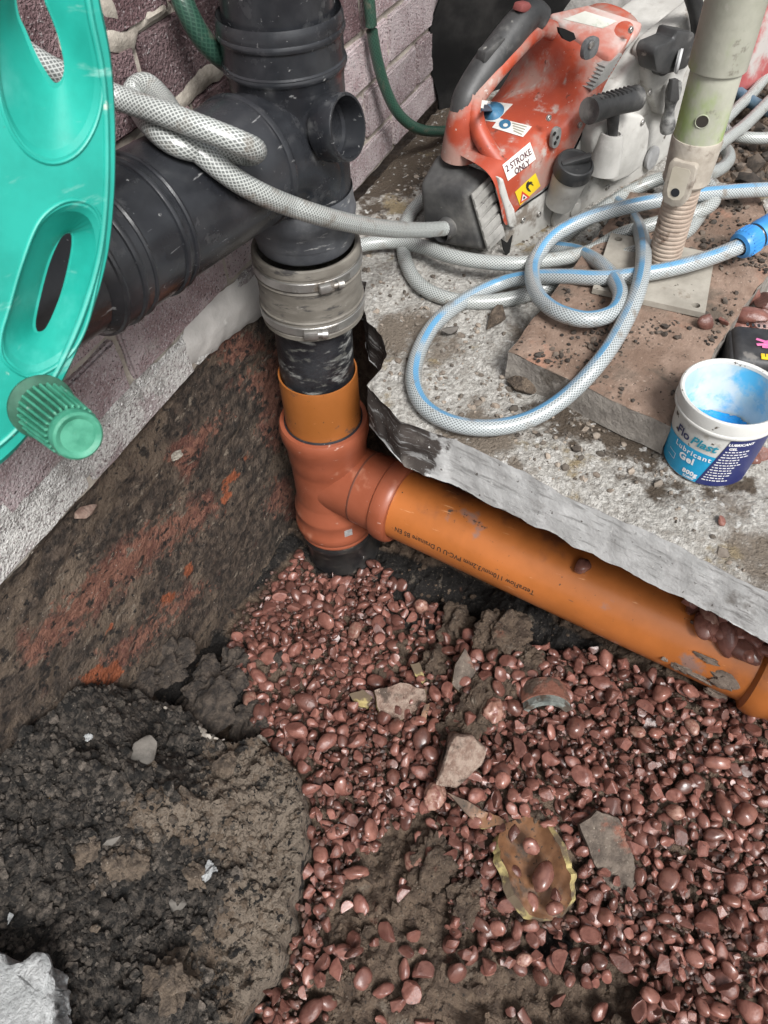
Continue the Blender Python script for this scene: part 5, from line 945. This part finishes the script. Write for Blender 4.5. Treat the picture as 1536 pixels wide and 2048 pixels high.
# loose ones seen singly: on the pipe, under the slab edge, on the paving and by the battery
single = []
for x, y in ((1165, 1132),): q = oncyl(x, y, .064); single.append((*q, .0125, 'rounded brown pebble resting alone on the orange drain pipe'))
for x, y, z in ((1395, 1215, -.10), (1420, 1238, -.105), (1445, 1232, -.09), (1470, 1268, -.11), (1410, 1250, -.115), (1500, 1250, -.095), (1465, 1240, -.10), (1520, 1265, -.105), (1385, 1195, -.09), (1350, 1165, -.10), (1320, 1150, -.10), (1490, 1285, -.12), (1530, 1290, -.12), (1440, 1262, -.118), (1425, 1262, -.11), (1450, 1280, -.115), (1480, 1300, -.12), (1510, 1275, -.11), (1525, 1310, -.13), (1500, 1310, -.125), (1405, 1235, -.10)):
    q = onz(x, y, z); tz_ = np.clip((q - PB) @ PD, 0, .9); ax_ = PB + PD * tz_; v = q - ax_; dd = np.linalg.norm(v)
    if dd < .066: q = ax_ + v / dd * .066
    PE.append((*q, .0125 + .004 * RNG.uniform(), 2))
PE = [p for p in PE]; tr = len(PE)
def rotm(i, layer):
    g_ = np.random.default_rng(i); t = .45 if layer == 0 else .6
    return np.array(Matrix.Rotation(g_.uniform(0, 6.28), 3, 'Z') @ Matrix.Rotation(g_.normal(0, t), 3, 'X') @ Matrix.Rotation(g_.normal(0, t), 3, 'Y'))
arr = np.array(PE); pj = proj(arr[:, :3]); infr = (pj[:, 0] > 5) & (pj[:, 0] < PW - 5) & (pj[:, 1] > 0) & (pj[:, 1] < PH - 5)
score = np.where(infr, arr[:, 3] / pj[:, 2], 0) * np.where(arr[:, 4] == 0, .62, 1.0); order = np.argsort(-score); top300 = set(order[:296].tolist())
VB = []; FB = []; TN = []; off = 0
for i, (x, y, z, r, layer) in enumerate(PE):
    u_k = RNG.uniform(); k = int(RNG.integers(0, 7)) if u_k < .25 else int(RNG.integers(7, 19)) if u_k < .65 else int(RNG.integers(19, NB)); m3 = rotm(i, layer)
    if i in top300:
        o = bpy.data.objects.new('pebble', pale_m[k % 4] if RNG.uniform() < .05 else data_m[k]); COL.objects.link(o); o.matrix_world = Matrix.Translation((x, y, z)) @ Matrix(m3).to_4x4() @ Matrix.Scale(r * 1.12, 4)
        tag(o, 'wet red brown pebble lying loose in the trench gravel', 'pebble', 'wet red brown pebbles in the trench gravel')
    else:
        v, f = base_m[k]; v = np.array(v) * r * 1.12 @ m3.T + [x, y, z]; VB.append(v); FB.extend([tuple(q + off for q in t) for t in f]); TN.append(np.full(len(v), RNG.uniform())); off += len(v)
VB = np.vstack(VB); me = bpy.data.meshes.new('gravel'); me.from_pydata(VB.tolist(), [], FB)
pebv = M('wet_gravel', (.128, .052, .041), (.190, .087, .068), 90, .28, .4, 600, bd=.0010, spec=.6, tone=(.5, 1.5), masks=[((.24, .135, .105), 160, .66, .76), ((.07, .032, .028), 120, .62, .72, (1, 1, 1), .4)])
me.materials.append(pebv); me.shade_smooth(); me.set_sharp_from_angle(angle=math.radians(30))
go = bpy.data.objects.new('gravel', me); COL.objects.link(go); attr(go, 'tone', np.concatenate(TN)); tag(go, 'bed of wet red brown gravel in the trench bottom', 'gravel', kind='stuff')
for i, (x, y, z, r, lb_) in enumerate(single):
    o = bpy.data.objects.new('pebble', data_m[2]); COL.objects.link(o); o.matrix_world = Matrix.Translation((x, y, z)) @ Matrix(rotm(900 + i, 0)).to_4x4() @ Matrix.Scale(r, 4); tag(o, lb_, 'pebble')
for i, (x, y, z, r, k, lb_) in enumerate(((1415, 643, ZP + .008, .011, 11, 'small red stone lying on the paving flag near the base plate corner'), (1448, 642, ZP + .006, .007, 12, 'smallest red stone on the paving flag, right of another stone'), (1495, 632, .13, .021, 10, 'large smooth red stone in the pile right of the paving flag'), (1518, 640, .128, .020, 13, 'rough pink red stone at the edge of the pile by the battery'), (1505, 585, .128, .017, 14, 'topmost red stone of the pile right of the paving flag'), (1478, 650, .12, .012, 15, 'small red stone wedged against the paving flag by the battery'), (1530, 605, .125, .018, 16, 'dark red stone at the right edge in the pile above the battery'),
                                            (1525, 900, ZS + .010, .014, 12, 'red brown stone on the slab just right of the tub'), (1505, 912, ZS + .006, .011, 3, 'flat red stone half hidden behind the tub base'), (1444, 1042, ZS + .004, .006, 13, 'tiny red chip on the slab below the tub'))):
    q = onz(x, y, z); o = bpy.data.objects.new('stone', data_m[k]); COL.objects.link(o); o.matrix_world = Matrix.Translation(tuple(q)) @ Matrix(rotm(950 + i, 0)).to_4x4() @ Matrix.Scale(r, 4); tag(o, lb_, 'stone')
# ================================================================= CLAY SHERDS, LUMPS AND STONES IN THE TRENCH
glaze = M('salt_glaze', (.095, .046, .024), (.20, .100, .050), 26, .4, .4, 90, masks=[((.07, .048, .034), 30, .50, .62, (1, 1, 1), .8), ((.30, .17, .11), 13, .56, .70, (1, 1, 1), .7), ((.03, .024, .018), 170, .60, .67, (1, 1, 1), .8)])
clayy = M('broken_clay', (.27, .21, .085), (.40, .33, .14), 50, .85, .5, 150, masks=[((.10, .072, .045), 30, .40, .53)])
greysh = M('grey_sherd', (.075, .058, .046), (.16, .128, .102), 60, .75, 1.0, 160, bd=.005, masks=[((.22, .09, .06), 22, .56, .68), ((.30, .26, .21), 240, .62, .70), ((.03, .024, .02), 90, .6, .68)])
brickm = M('brick_lump', (.20, .13, .10), (.34, .26, .21), 90, .92, 1.0, 200, bd=.006, masks=[((.08, .058, .045), 30, .54, .66), ((.45, .38, .32), 240, .62, .70)])
clodm = M('clay_clod', (.075, .056, .042), (.185, .140, .102), 90, .92, 1.0, 220, bd=.010, masks=[((.025, .021, .018), 50, .54, .64), ((.30, .25, .20), 260, .62, .70)])
def gz(x, y, h=.02):                          # where the line of sight meets the gravel surface, h above the soil
    z = -.27
    for _ in range(6): p = onz(x, y, z); z = float(floor_z(p[0], p[1])) + h
    return onz(x, y, z)
def sherd(name, px, h, thick, curve, mat, label, cat, edge=None, curl=(1, 0), tiltn=None):
    """curved piece of pipe wall: outline on the gravel, bowed along one axis, with broken edges"""
    P = np.array([gz(x, y, h) for x, y in px]); c = P.mean(0); nr = nrm(tiltn if tiltn is not None else (-.25, -.1, 1)); u1 = nrm(np.cross(nr, (curl[1], curl[0] * -1, .0001))); u2 = np.cross(nr, u1)
    P2 = np.array([onplane(x, y, c, nr) for x, y in px]); q = np.stack([(P2 - c) @ u1, (P2 - c) @ u2], -1); b_ = densify(q.tolist(), .004, .0022, 5); k = len(b_)
    mn, mx = b_.min(0), b_.max(0); gx, gy = np.meshgrid(np.arange(mn[0], mx[0], .005), np.arange(mn[1], mx[1], .005)); g_ = np.stack([gx.ravel(), gy.ravel()], -1); g_ = g_[polydist(b_, g_[:, 0], g_[:, 1]) > .003]
    r = geometry.delaunay_2d_cdt([Vector(p) for p in np.vstack([b_, g_])], [], [list(range(k))], 1, 1e-7); v = np.array([tuple(p) for p in r[0]]); hw = max(abs(mn[1]), abs(mx[1]))
    bow = lambda p: curve * ((p[:, 1] / hw) ** 2) * hw
    topv = c + np.outer(v[:, 0], u1) + np.outer(v[:, 1], u2) + np.outer(bow(v) + .0016 * fbm(np.column_stack([v, 0 * v[:, 0]]), 90, 3, 8), nr); botv = topv - nr * thick; n = len(v)
    t = thing(name, c, label, cat, None); ob('face', (topv, [tuple(f) for f in r[2]]), mat, t, fix=False); ob('back', (botv, [tuple(f[::-1]) for f in r[2]]), greysh, t, fix=False)
    rim_t = c + np.outer(b_[:, 0], u1) + np.outer(b_[:, 1], u2) + np.outer(bow(b_), nr)
    g2 = np.random.default_rng(3); mid = rim_t - nr * thick * .5 + (np.outer(b_[:, 0], u1) + np.outer(b_[:, 1], u2)) * .05; bot = rim_t - nr * thick; V = np.vstack([rim_t, mid, bot]); F = [(a * k + i, a * k + (i + 1) % k, (a + 1) * k + (i + 1) % k, (a + 1) * k + i) for a in range(2) for i in range(k)]
    ob('broken_edge', (V, F), edge or clayy, t, sharp=25); return t
def trough(name, a_px, b_px, h, rad, prof, thick, mat, label, n=30, m=20):
    """curved length of broken pipe wall lying open side up; prof gives its left and right half angles along the length"""
    A = gz(*a_px, h); B = gz(*b_px, h); ax = nrm(B - A); up_ = nrm(np.array([-.22, -.12, 1.]) - ax * np.dot(ax, [-.22, -.12, 1.])); sd_ = np.cross(ax, up_); Ln = np.linalg.norm(B - A); VI = []; VO = []
    for i in range(n + 1):
        t = i / n; l0 = np.interp(t, prof[0], prof[1]) + .06 * fbm([t, 0, 1.], 14, 3, 5); r0 = np.interp(t, prof[0], prof[2]) + .06 * fbm([t, 4., 1.], 14, 3, 6)
        for j in range(m + 1):
            an = -l0 + (l0 + r0) * j / m; dv = sd_ * math.sin(an) - up_ * math.cos(an); c = A + ax * Ln * t + up_ * rad; ro = rad + .0012 * fbm([t * 3, an, 2.], 6, 3, 9); VI.append(c + dv * ro); VO.append(c + dv * (ro + thick))
    mm = m + 1; k = len(VI); q = lambda i, j: i * mm + j; o = thing(name, A, label, 'pipe sherd')
    ob('inner_face', (VI, [(q(i, j), q(i + 1, j), q(i + 1, j + 1), q(i, j + 1)) for i in range(n) for j in range(m)]), mat, o); ob('outer_face', (VO, [(q(i, j), q(i, j + 1), q(i + 1, j + 1), q(i + 1, j)) for i in range(n) for j in range(m)]), greysh, o)
    loop = [q(i, 0) for i in range(n)] + [q(n, j) for j in range(m)] + [q(i, m) for i in range(n, 0, -1)] + [q(0, j) for j in range(m, 0, -1)]; V = VI + VO
    g_ = np.random.default_rng(4); V = [np.asarray(v) for v in V]; ob('broken_edge', (V, [(loop[i], loop[(i + 1) % len(loop)], loop[(i + 1) % len(loop)] + k, loop[i] + k) for i in range(len(loop))]), clayy, o, sharp=25); return o
trough('clay_sherd', (1030, 1640), (1112, 1838), .014, .044, ([0, .12, .35, .7, .9, 1], [.35, .75, .95, .85, .6, .1], [.30, .7, 1.0, .95, .7, .1]), .011, glaze, 'largest curved brown glazed sherd with yellow broken edges')
sherd('clay_sherd', [(895, 1588), (930, 1600), (975, 1625), (1010, 1640), (1008, 1650), (960, 1656), (930, 1625)], .026, .010, .25, glaze, 'pointed brown glazed sherd just above the largest one', 'pipe sherd')
sherd('clay_sherd', [(928, 1298), (945, 1330), (965, 1365), (920, 1385), (904, 1370), (912, 1330)], .027, .012, .2, greysh, 'triangular dark sherd with a pale edge below the orange pipe', 'pipe sherd', tiltn=(-.5, -.3, 1))
sherd('clay_sherd', [(822, 1330), (838, 1325), (852, 1360), (845, 1368), (830, 1350)], .024, .009, .1, clayy, 'small yellow speckled sherd left of the triangular one', 'pipe sherd')
sherd('clay_sherd', [(750, 1385), (800, 1365), (850, 1380), (850, 1420), (800, 1440), (760, 1430)], .022, .014, .15, brickm, 'flat pinkish brown sherd at the middle of the trench', 'pipe sherd')
sherd('clay_sherd', [(848, 1410), (858, 1408), (850, 1445), (838, 1440)], .024, .009, .1, glaze, 'narrow ochre sherd standing beside the flat pinkish one', 'pipe sherd')
sherd('clay_sherd', [(1160, 1650), (1190, 1620), (1235, 1640), (1262, 1700), (1278, 1760), (1250, 1795), (1225, 1780), (1190, 1730)], .021, .016, .10, greysh, 'long flat grey brown sherd right of the largest sherd', 'pipe sherd', edge=greysh)
sherd('clay_sherd', [(700, 1390), (725, 1380), (745, 1395), (735, 1415), (712, 1412)], .022, .010, .1, clayy, 'small yellowish sherd among the pebbles left of the flat one', 'pipe sherd')
for i, (x, y, r_, lb_) in enumerate(((1062, 1692, .011, 'pinkish pebble near the top of the largest sherd'), (1085, 1752, .0145, 'round wet pebble in the middle of the largest sherd'), (1108, 1815, .010, 'small pebble in the lower tip of the largest sherd'), (1030, 1668, .012, 'pebble on the upper left corner of the largest sherd'), (1112, 1790, .010, 'dark chip above the lower tip of the largest sherd'))):
    q = gz(x, y, (.036, .033, .032, .044, .032)[i]); o = bpy.data.objects.new('pebble', data_m[(3, 1, 2, 9, 20)[i]]); COL.objects.link(o); o.matrix_world = Matrix.Translation(tuple(q)) @ Matrix(rotm(980 + i, 0)).to_4x4() @ Matrix.Scale(r_, 4); tag(o, lb_, 'pebble')
rp_ = gz(1090, 1392, .022); rd = nrm(onz(1140, 1392, rp_[2]) - onz(1042, 1390, rp_[2]))
tc2 = thing('pipe_fragment', rp_, 'short rusty brown ring of old pipe with a grey green rim', 'pipe fragment')
def arc(rad, a0, a1, t0, t1, n=24, thick=.010):
    V = []; F = []; _, p_, q_ = frame(np.array([-.85, -.35, .25]))
    for i in range(n + 1):
        a = a0 + (a1 - a0) * i / n
        for t, rr in ((t0, rad), (t1, rad), (t1, rad - thick), (t0, rad - thick)): V.append(rp_ - [0, 0, .022] + nrm([-.85, -.35, .25]) * t + (p_ * math.cos(a) + q_ * math.sin(a)) * rr)
    for i in range(n):
        for j in range(4): k = (j + 1) % 4; F.append((i * 4 + j, (i + 1) * 4 + j, (i + 1) * 4 + k, i * 4 + k))
    F += [(0, 1, 2, 3), (n * 4 + 3, n * 4 + 2, n * 4 + 1, n * 4)]; return V, F
ob('shell', arc(.040, -1.0, 1.0, -.012, .018), M('rusty_clay', (.15, .058, .038), (.22, .10, .07), 40, .6, .8, 160, bd=.004, masks=[((.07, .05, .038), 30, .48, .60), ((.20, .16, .13), 160, .6, .7)]), tc2)
ob('rim', arc(.038, -1.0, 1.0, .0182, .030, 24, .008), M('grey_green_rim', (.10, .115, .105), (.24, .26, .24), 60, .75, .8, 160, bd=.004, masks=[((.07, .055, .042), 40, .52, .64)]), tc2)
def stone(name, x, y, h, s, mat, label, cat, seed, flat=.7, fn=gz, hull=False, rz=0, sub=4):
    p = fn(x, y, h); VF = rock(seed, 13, flat) if hull else lump(seed, sub, .30 if cat == 'stone' else .58, 1.3 if cat == 'stone' else 1.9, flat); s = np.asarray(s) * (.8 if cat == 'clod' else 1); o = ob(name, place(VF, p, s, rz), mat, sharp=30 if hull else 50); return tag(o, label, cat)
bl2 = thing('brick_lump', gz(920, 1525, .03), 'rough broken brick lump with a pale grey side in the gravel', 'brick lump')
bq = [(872, 1570), (905, 1470), (945, 1470), (970, 1500), (965, 1530), (915, 1575)]; cpl_ = gz(920, 1525, .05)
v_, f_ = prism([onplane(x, y, cpl_, nrm((-.5, -.25, 1))) for x, y in bq], -nrm((-.5, -.25, 1)) * .036, .004, 2); b = bmesh.new(); [b.verts.new(p) for p in v_]; b.verts.ensure_lookup_table(); [b.faces.new([b.verts[i] for i in f]) for f in f_]; bmesh.ops.triangulate(b, faces=b.faces); bmesh.ops.subdivide_edges(b, edges=b.edges[:], cuts=3)
for v in b.verts: v.co += Vector((1, 1, 1)) * 0 + Vector(tuple(.003 * np.array([fbm(np.array(v.co), 60, 3, s) for s in (1, 2, 3)])))
b.verts.index_update(); ob('body', bmout(b), brickm, bl2, sharp=40)
stone('stone', 985, 1422, .030, (.0165, .0150, .0150), pale_s, 'round speckled pinkish stone below the orange pipe', 'stone', 301)
stone('stone', 870, 1590, .030, (.017, .013, .012), pale_s, 'pale pink veined stone under the brick lump', 'stone', 302)
stone('mud_lump', 1000, 1270, .022, (.042, .034, .024), mud, 'big mud lump under the orange pipe', 'mud lump', 303, .8, sub=5); stone('mud_lump', 915, 1250, .015, (.030, .024, .018), mud, 'smaller dark mud lump left of the big one under the pipe', 'mud lump', 304, .8, sub=5)
stone('mud_lump', 960, 1420, .015, (.040, .026, .016), mud, 'flat mud lump between the triangular sherd and the brick lump', 'mud lump', 305, .8, sub=5)
dk = M('dark_clod', (.026, .021, .018), (.095, .074, .058), 90, .88, 1.0, 200, bd=.010, masks=[((.14, .11, .085), 40, .60, .70), ((.28, .24, .19), 260, .66, .72)])
for i, (x, y, s, lb_) in enumerate(((872, 1332, .026, 'brown mud clod left of the triangular sherd'), (806, 1300, .020, 'mud clod in the dark patch below the pipe print'), (1062, 1322, .022, 'mud clod between the rusty ring and the orange pipe'), (760, 1345, .018, 'mud clod just above the flat pinkish sherd'), (905, 1462, .022, 'mud clod touching the top of the brick lump'), (868, 1720, .030, 'mud clod at the edge of the bare mud left of the largest sherd'), (930, 1800, .022, 'low mud clod below the pointed end of bare mud'))):
    stone('mud_lump', x, y, .012, (s, s * .8, s * .62), mud, lb_, 'mud lump', 360 + i, .8, sub=5)
for i, (x, y, h, s, lb_) in enumerate(((330, 1330, .03, .040, 'dark soil lump against the foundation, leftmost of the three clods'), (420, 1395, .02, .048, 'largest dark clod between the heap and the gravel'), (470, 1330, .012, .026, 'dark soil clod nearest the gravel by the foundation'), (290, 1370, .045, .022, 'small dark clod at the back edge of the soil heap'), (500, 1440, .012, .026, 'dark clod tucked under the heap edge beside the gravel'), (545, 1335, .008, .024, 'reddish dark clod lying in the gravel near the foundation'))):
    stone('soil_clod', x, y, h, (s, s * .8, s * .72), dk, lb_, 'soil clod', 310 + i, .8, sub=5)
# stones lying on the heap
def hz(x, y, h=0):
    z = -.12
    for _ in range(8): p = onz(x, y, z); z = z * .3 + .7 * (float(mound_z(np.array(p[0]), np.array(p[1]))) + h)
    return onz(x, y, z)
limew = M('white_lime', (.32, .33, .33), (.50, .51, .51), 40, .9, 1.0, 150, bd=.008, masks=[((.27, .28, .28), 30, .56, .70)])
greyst = M('grey_stone', (.085, .077, .068), (.16, .145, .128), 36, .85, .6, 120, bd=.002)
b = [(-60, 1890), (0, 1905), (30, 1925), (55, 1915), (95, 1918), (100, 1960), (104, 2000), (98, 2060), (95, 2140), (-80, 2160)]
wz = hz(40, 2000, .02); wl = np.array([onplane(x, y, wz, (0, 0, 1)) for x, y in b]); v_, f_ = prism(wl, (0, 0, -.05), .006, 2); bb = bmesh.new(); [bb.verts.new(p) for p in v_]; bb.verts.ensure_lookup_table(); [bb.faces.new([bb.verts[i] for i in f]) for f in f_]; bmesh.ops.triangulate(bb, faces=bb.faces); bmesh.ops.subdivide_edges(bb, edges=bb.edges[:], cuts=7)
for v in bb.verts: v.co += Vector(tuple(.0065 * np.array([fbm(np.array(v.co), 55, 4, s) for s in (1, 2, 3)])))
bb.verts.index_update(); wo_ = ob('lime_block', bmout(bb), limew, sharp=45); tag(wo_, 'white lumpy lime block in the bottom left corner', 'lime block')
for i, (x, y, s, m_, lb_, hull) in enumerate(((285, 1508, (.030, .021, .012), greyst, 'flat grey stone half buried in the top of the heap', True), (416, 1745, (.010, .013, .009), limew, 'small white stone in the middle of the heap', False), (178, 1472, (.0065, .006, .005), limew, 'small round white pebble near the top of the heap', False), (96, 1586, (.011, .007, .005), M('ochre_stone', (.50, .27, .07), (.6, .36, .12), 40, .8), 'bright ochre fragment on the left of the heap', True),
        (50, 1458, (.009, .009, .008), M('tan_stone', (.30, .22, .16), (.40, .31, .24), 40, .9), 'tan stone near the left edge of the heap', False), (228, 1730, (.018, .018, .014), clodm, 'rounder brown clay lump in the middle of the heap', False), (265, 1728, (.021, .019, .015), clodm, 'larger brown clay lump beside a rounder one in the heap', False), (380, 1750, (.014, .024, .012), clodm, 'elongated brown clay lump left of the small white stone', False),
        (335, 1965, (.030, .022, .015), clodm, 'big brown clay lump low in the heap', False), (348, 1910, (.024, .014, .010), clodm, 'angular pinkish clay lump above the lowest lump in the heap', True), (298, 1540, (.018, .013, .009), clodm, 'brown stone just below the flat grey stone', True), (445, 1535, (.017, .020, .012), clodm, 'tan clay lump near the upper right of the heap', False), (165, 1700, (.022, .018, .012), clodm, 'brown clod left of the two clay lumps', False), (395, 1865, (.012, .011, .008), clodm, 'small tan lump on the clay slope of the heap', True),
        (225, 1680, (.012, .007, .006), greyst, 'pale grey splinter above the two clay lumps', True), (190, 1860, (.007, .009, .006), clodm, 'small pink stone on the black soil', True), (350, 1805, (.015, .013, .010), greyst, 'blue grey stone in the black part of the heap', True), (8, 1835, (.008, .012, .006), limew, 'white chip at the left edge above the lime block', True))):
    stone('stone' if hull else 'clod', x, y, .003, s, m_, lb_, 'stone' if hull else 'clod', 330 + i, .8, hz, hull, i * 1.3)
pe = M('pale_rim', (.20, .175, .145), (.34, .31, .27), 60, .9, .6, 150)
for i, L_ in enumerate(([(330, 1416), (385, 1424), (398, 1455), (412, 1470), (445, 1482)], [(520, 1474), (555, 1500), (590, 1528), (605, 1560), (607, 1590)])):
    q = spline([hz(x, y, .002) for x, y in L_], .004); g_ = np.random.default_rng(i); q = q + g_.normal(0, .0012, q.shape); o = ob('mortar_rim', tube(q, lambda t: .0024 + .0016 * math.sin(t * 17 + i), 8, flat=.8), pe, sharp=40); tag(o, ('pale crumbly mortar edge along the upper rim of the heap', 'pale mortar edge along the right rim of the heap')[i], 'mortar edge')
# rubble on the slab
for i, (x, y, s, lb_) in enumerate(((992, 632, (.033, .020, .016), 'brown rubble chunk behind the big hose loop'), (900, 660, (.017, .014, .010), 'grey mortar lump inside the hose loop at its left'), (1045, 765, (.026, .022, .018), 'brown rubble chunk inside the hose loop near the paving flag'))):
    p = onz(x, y, ZS + .007); o = ob('rubble', place(rock(400 + i, 16, .75), p, s, i * 2.1), (clodm, greyst, clodm)[i], sharp=25); tag(o, lb_, 'rubble')
# ================================================================= CRUMBS (too many to count)
def crumbs(name, pts, sizes, mat, label, cat, clay=None):
    cb_ = [lump(500 + i, 1, .35, 1.4, .75) for i in range(6)]; VV = []; FF = []; TT = []; CC = []; o_ = 0
    for i, (p, s) in enumerate(zip(pts, sizes)):
        v, f = cb_[i % 6]; a = RNG.uniform(0, 6.28); c_, s_ = math.cos(a), math.sin(a); v = np.array(v) * s * RNG.uniform(.7, 1.3, 3); v = np.column_stack([v[:, 0] * c_ - v[:, 1] * s_, v[:, 0] * s_ + v[:, 1] * c_, v[:, 2]]) + p
        VV.append(v); FF.extend([tuple(q + o_ for q in t) for t in f]); TT.append(np.full(len(v), RNG.uniform())); CC.append(np.full(len(v), clay[i] if clay is not None else 0.)); o_ += len(v)
    o = ob(name, (np.vstack(VV), FF), mat, base=(0, 0, 0), sharp=40, fix=False); attr(o, 'tone', np.concatenate(TT)); attr(o, 'clay', np.concatenate(CC)); return tag(o, label, cat, kind='stuff')
hclay = lambda P_: np.clip(blobs(proj(P_), clay_px, 110) * .52 + .14 + RNG.uniform(-.12, .12, len(P_)), 0, 1)
n = 16000; q = RNG.uniform([-1.0, -.45], [-.42, .10], (n, 2)); q = q[polydist(mp, q[:, 0], q[:, 1]) > .004]; wgt = fbm(np.column_stack([q, 0 * q[:, 0]]), 14, 3, 77) + RNG.uniform(-.8, .8, len(q)); q = q[wgt > -.25]; z = mound_z(q[:, 0], q[:, 1])
crumbs('heap_crumbs', np.column_stack([q, z + .001]), np.clip(RNG.lognormal(math.log(.0026), .55, len(q)), .0012, .0085), heap, 'loose crumbs of soil scattered over the heap', 'soil crumbs', hclay(np.column_stack([q, z])))
blackc = M('black_crumb', (.030, .025, .021), (.085, .066, .052), 60, .9, .5, 250, tone=(.4, 2.0))
q = RNG.uniform([-.03, -.55], [.52, -.22], (5200, 2)); q = q[polydist(pq, q[:, 0], q[:, 1]) > .003]; wgt = fbm(np.column_stack([q, 0 * q[:, 0]]), 22, 3, 78) + RNG.uniform(-.7, .5, len(q)); q = q[wgt > 0.05]
crumbs('paving_crumbs', np.column_stack([q, 0 * q[:, 0] + ZP + .0012]), np.clip(RNG.lognormal(math.log(.0015), .55, len(q)), .0007, .0060), blackc, 'dark soil crumbs scattered over the paving flag', 'soil crumbs')
q = RNG.uniform([-.2, -.85], [.55, .06], (6500, 2)); q = q[(polydist(bp, q[:, 0], q[:, 1]) > .008) & (polydist(pq, q[:, 0], q[:, 1]) < -.004)]; pj = proj(np.column_stack([q, 0 * q[:, 0] + ZS])); sd2 = np.zeros(len(q))
for p_ in soil_shade_px[:2]: sd2 = np.maximum(sd2, np.clip(.5 + polydist(p_, pj[:, 0], pj[:, 1]) / 120, 0, 1))
q = q[(fbm(np.column_stack([q, 0 * q[:, 0]]), 20, 3, 79) + RNG.uniform(-.8, .4, len(q)) + sd2 * .9) > .1]
crumbs('slab_crumbs', np.column_stack([q, slab_z(q) + .0008]), np.clip(RNG.lognormal(math.log(.0020), .5, len(q)), .0009, .0055), M('slab_crumb', (.10, .08, .063), (.20, .17, .14), 60, .92, .5, 250, tone=(.35, 1.9)), 'soil and grit crumbs on the concrete slab', 'soil crumbs')
q = RNG.uniform([-.80, -.95], [.06, .09], (9000, 2)); z = terrain_z(q[:, 0], q[:, 1]); pj = proj(np.column_stack([q, z])); kk = (density(pj[:, 0], pj[:, 1]) < .5) & (polydist(mp, q[:, 0], q[:, 1]) < 0) & (fbm(np.column_stack([q, 0 * z]), 16, 3, 80) + RNG.uniform(-.6, .6, len(q)) > 0); q = q[kk]; z = z[kk]
crumbs('mud_crumbs', np.column_stack([q, z + .001]), np.clip(RNG.lognormal(math.log(.0026), .55, len(q)), .0012, .009), mud, 'crumbs of mud in the bare parts of the trench', 'soil crumbs')
q = RNG.uniform([-.80, -.98], [.06, .09], (16000, 2)); z = floor_z(q[:, 0], q[:, 1]); pj = proj(np.column_stack([q, z])); kk = (density(pj[:, 0], pj[:, 1]) > .1) & (polydist(mp, q[:, 0], q[:, 1]) < -.01) & (pj[:, 1] > 1150); q = q[kk]; z = z[kk]
crumbs('gravel_grit', np.column_stack([q, z + RNG.uniform(.004, .014, len(q))]), np.clip(RNG.lognormal(math.log(.0021), .4, len(q)), .001, .005), M('red_grit', (.045, .024, .019), (.095, .050, .038), 90, .5, .5, 300, tone=(.4, 1.7)), 'fine red grit and chips between the gravel', 'grit')  # dark grit colour carries the deep shadow of the gaps between pebbles
q = RNG.uniform([.62, -.9], [1.4, -.36], (1500, 2)); z = terrain_z(q[:, 0], q[:, 1]); crumbs('soil_debris', np.column_stack([q, z + .002]), np.clip(RNG.lognormal(math.log(.005), .6, len(q)), .002, .02), blackc, 'dark soil debris on the ground behind the prop', 'soil crumbs')
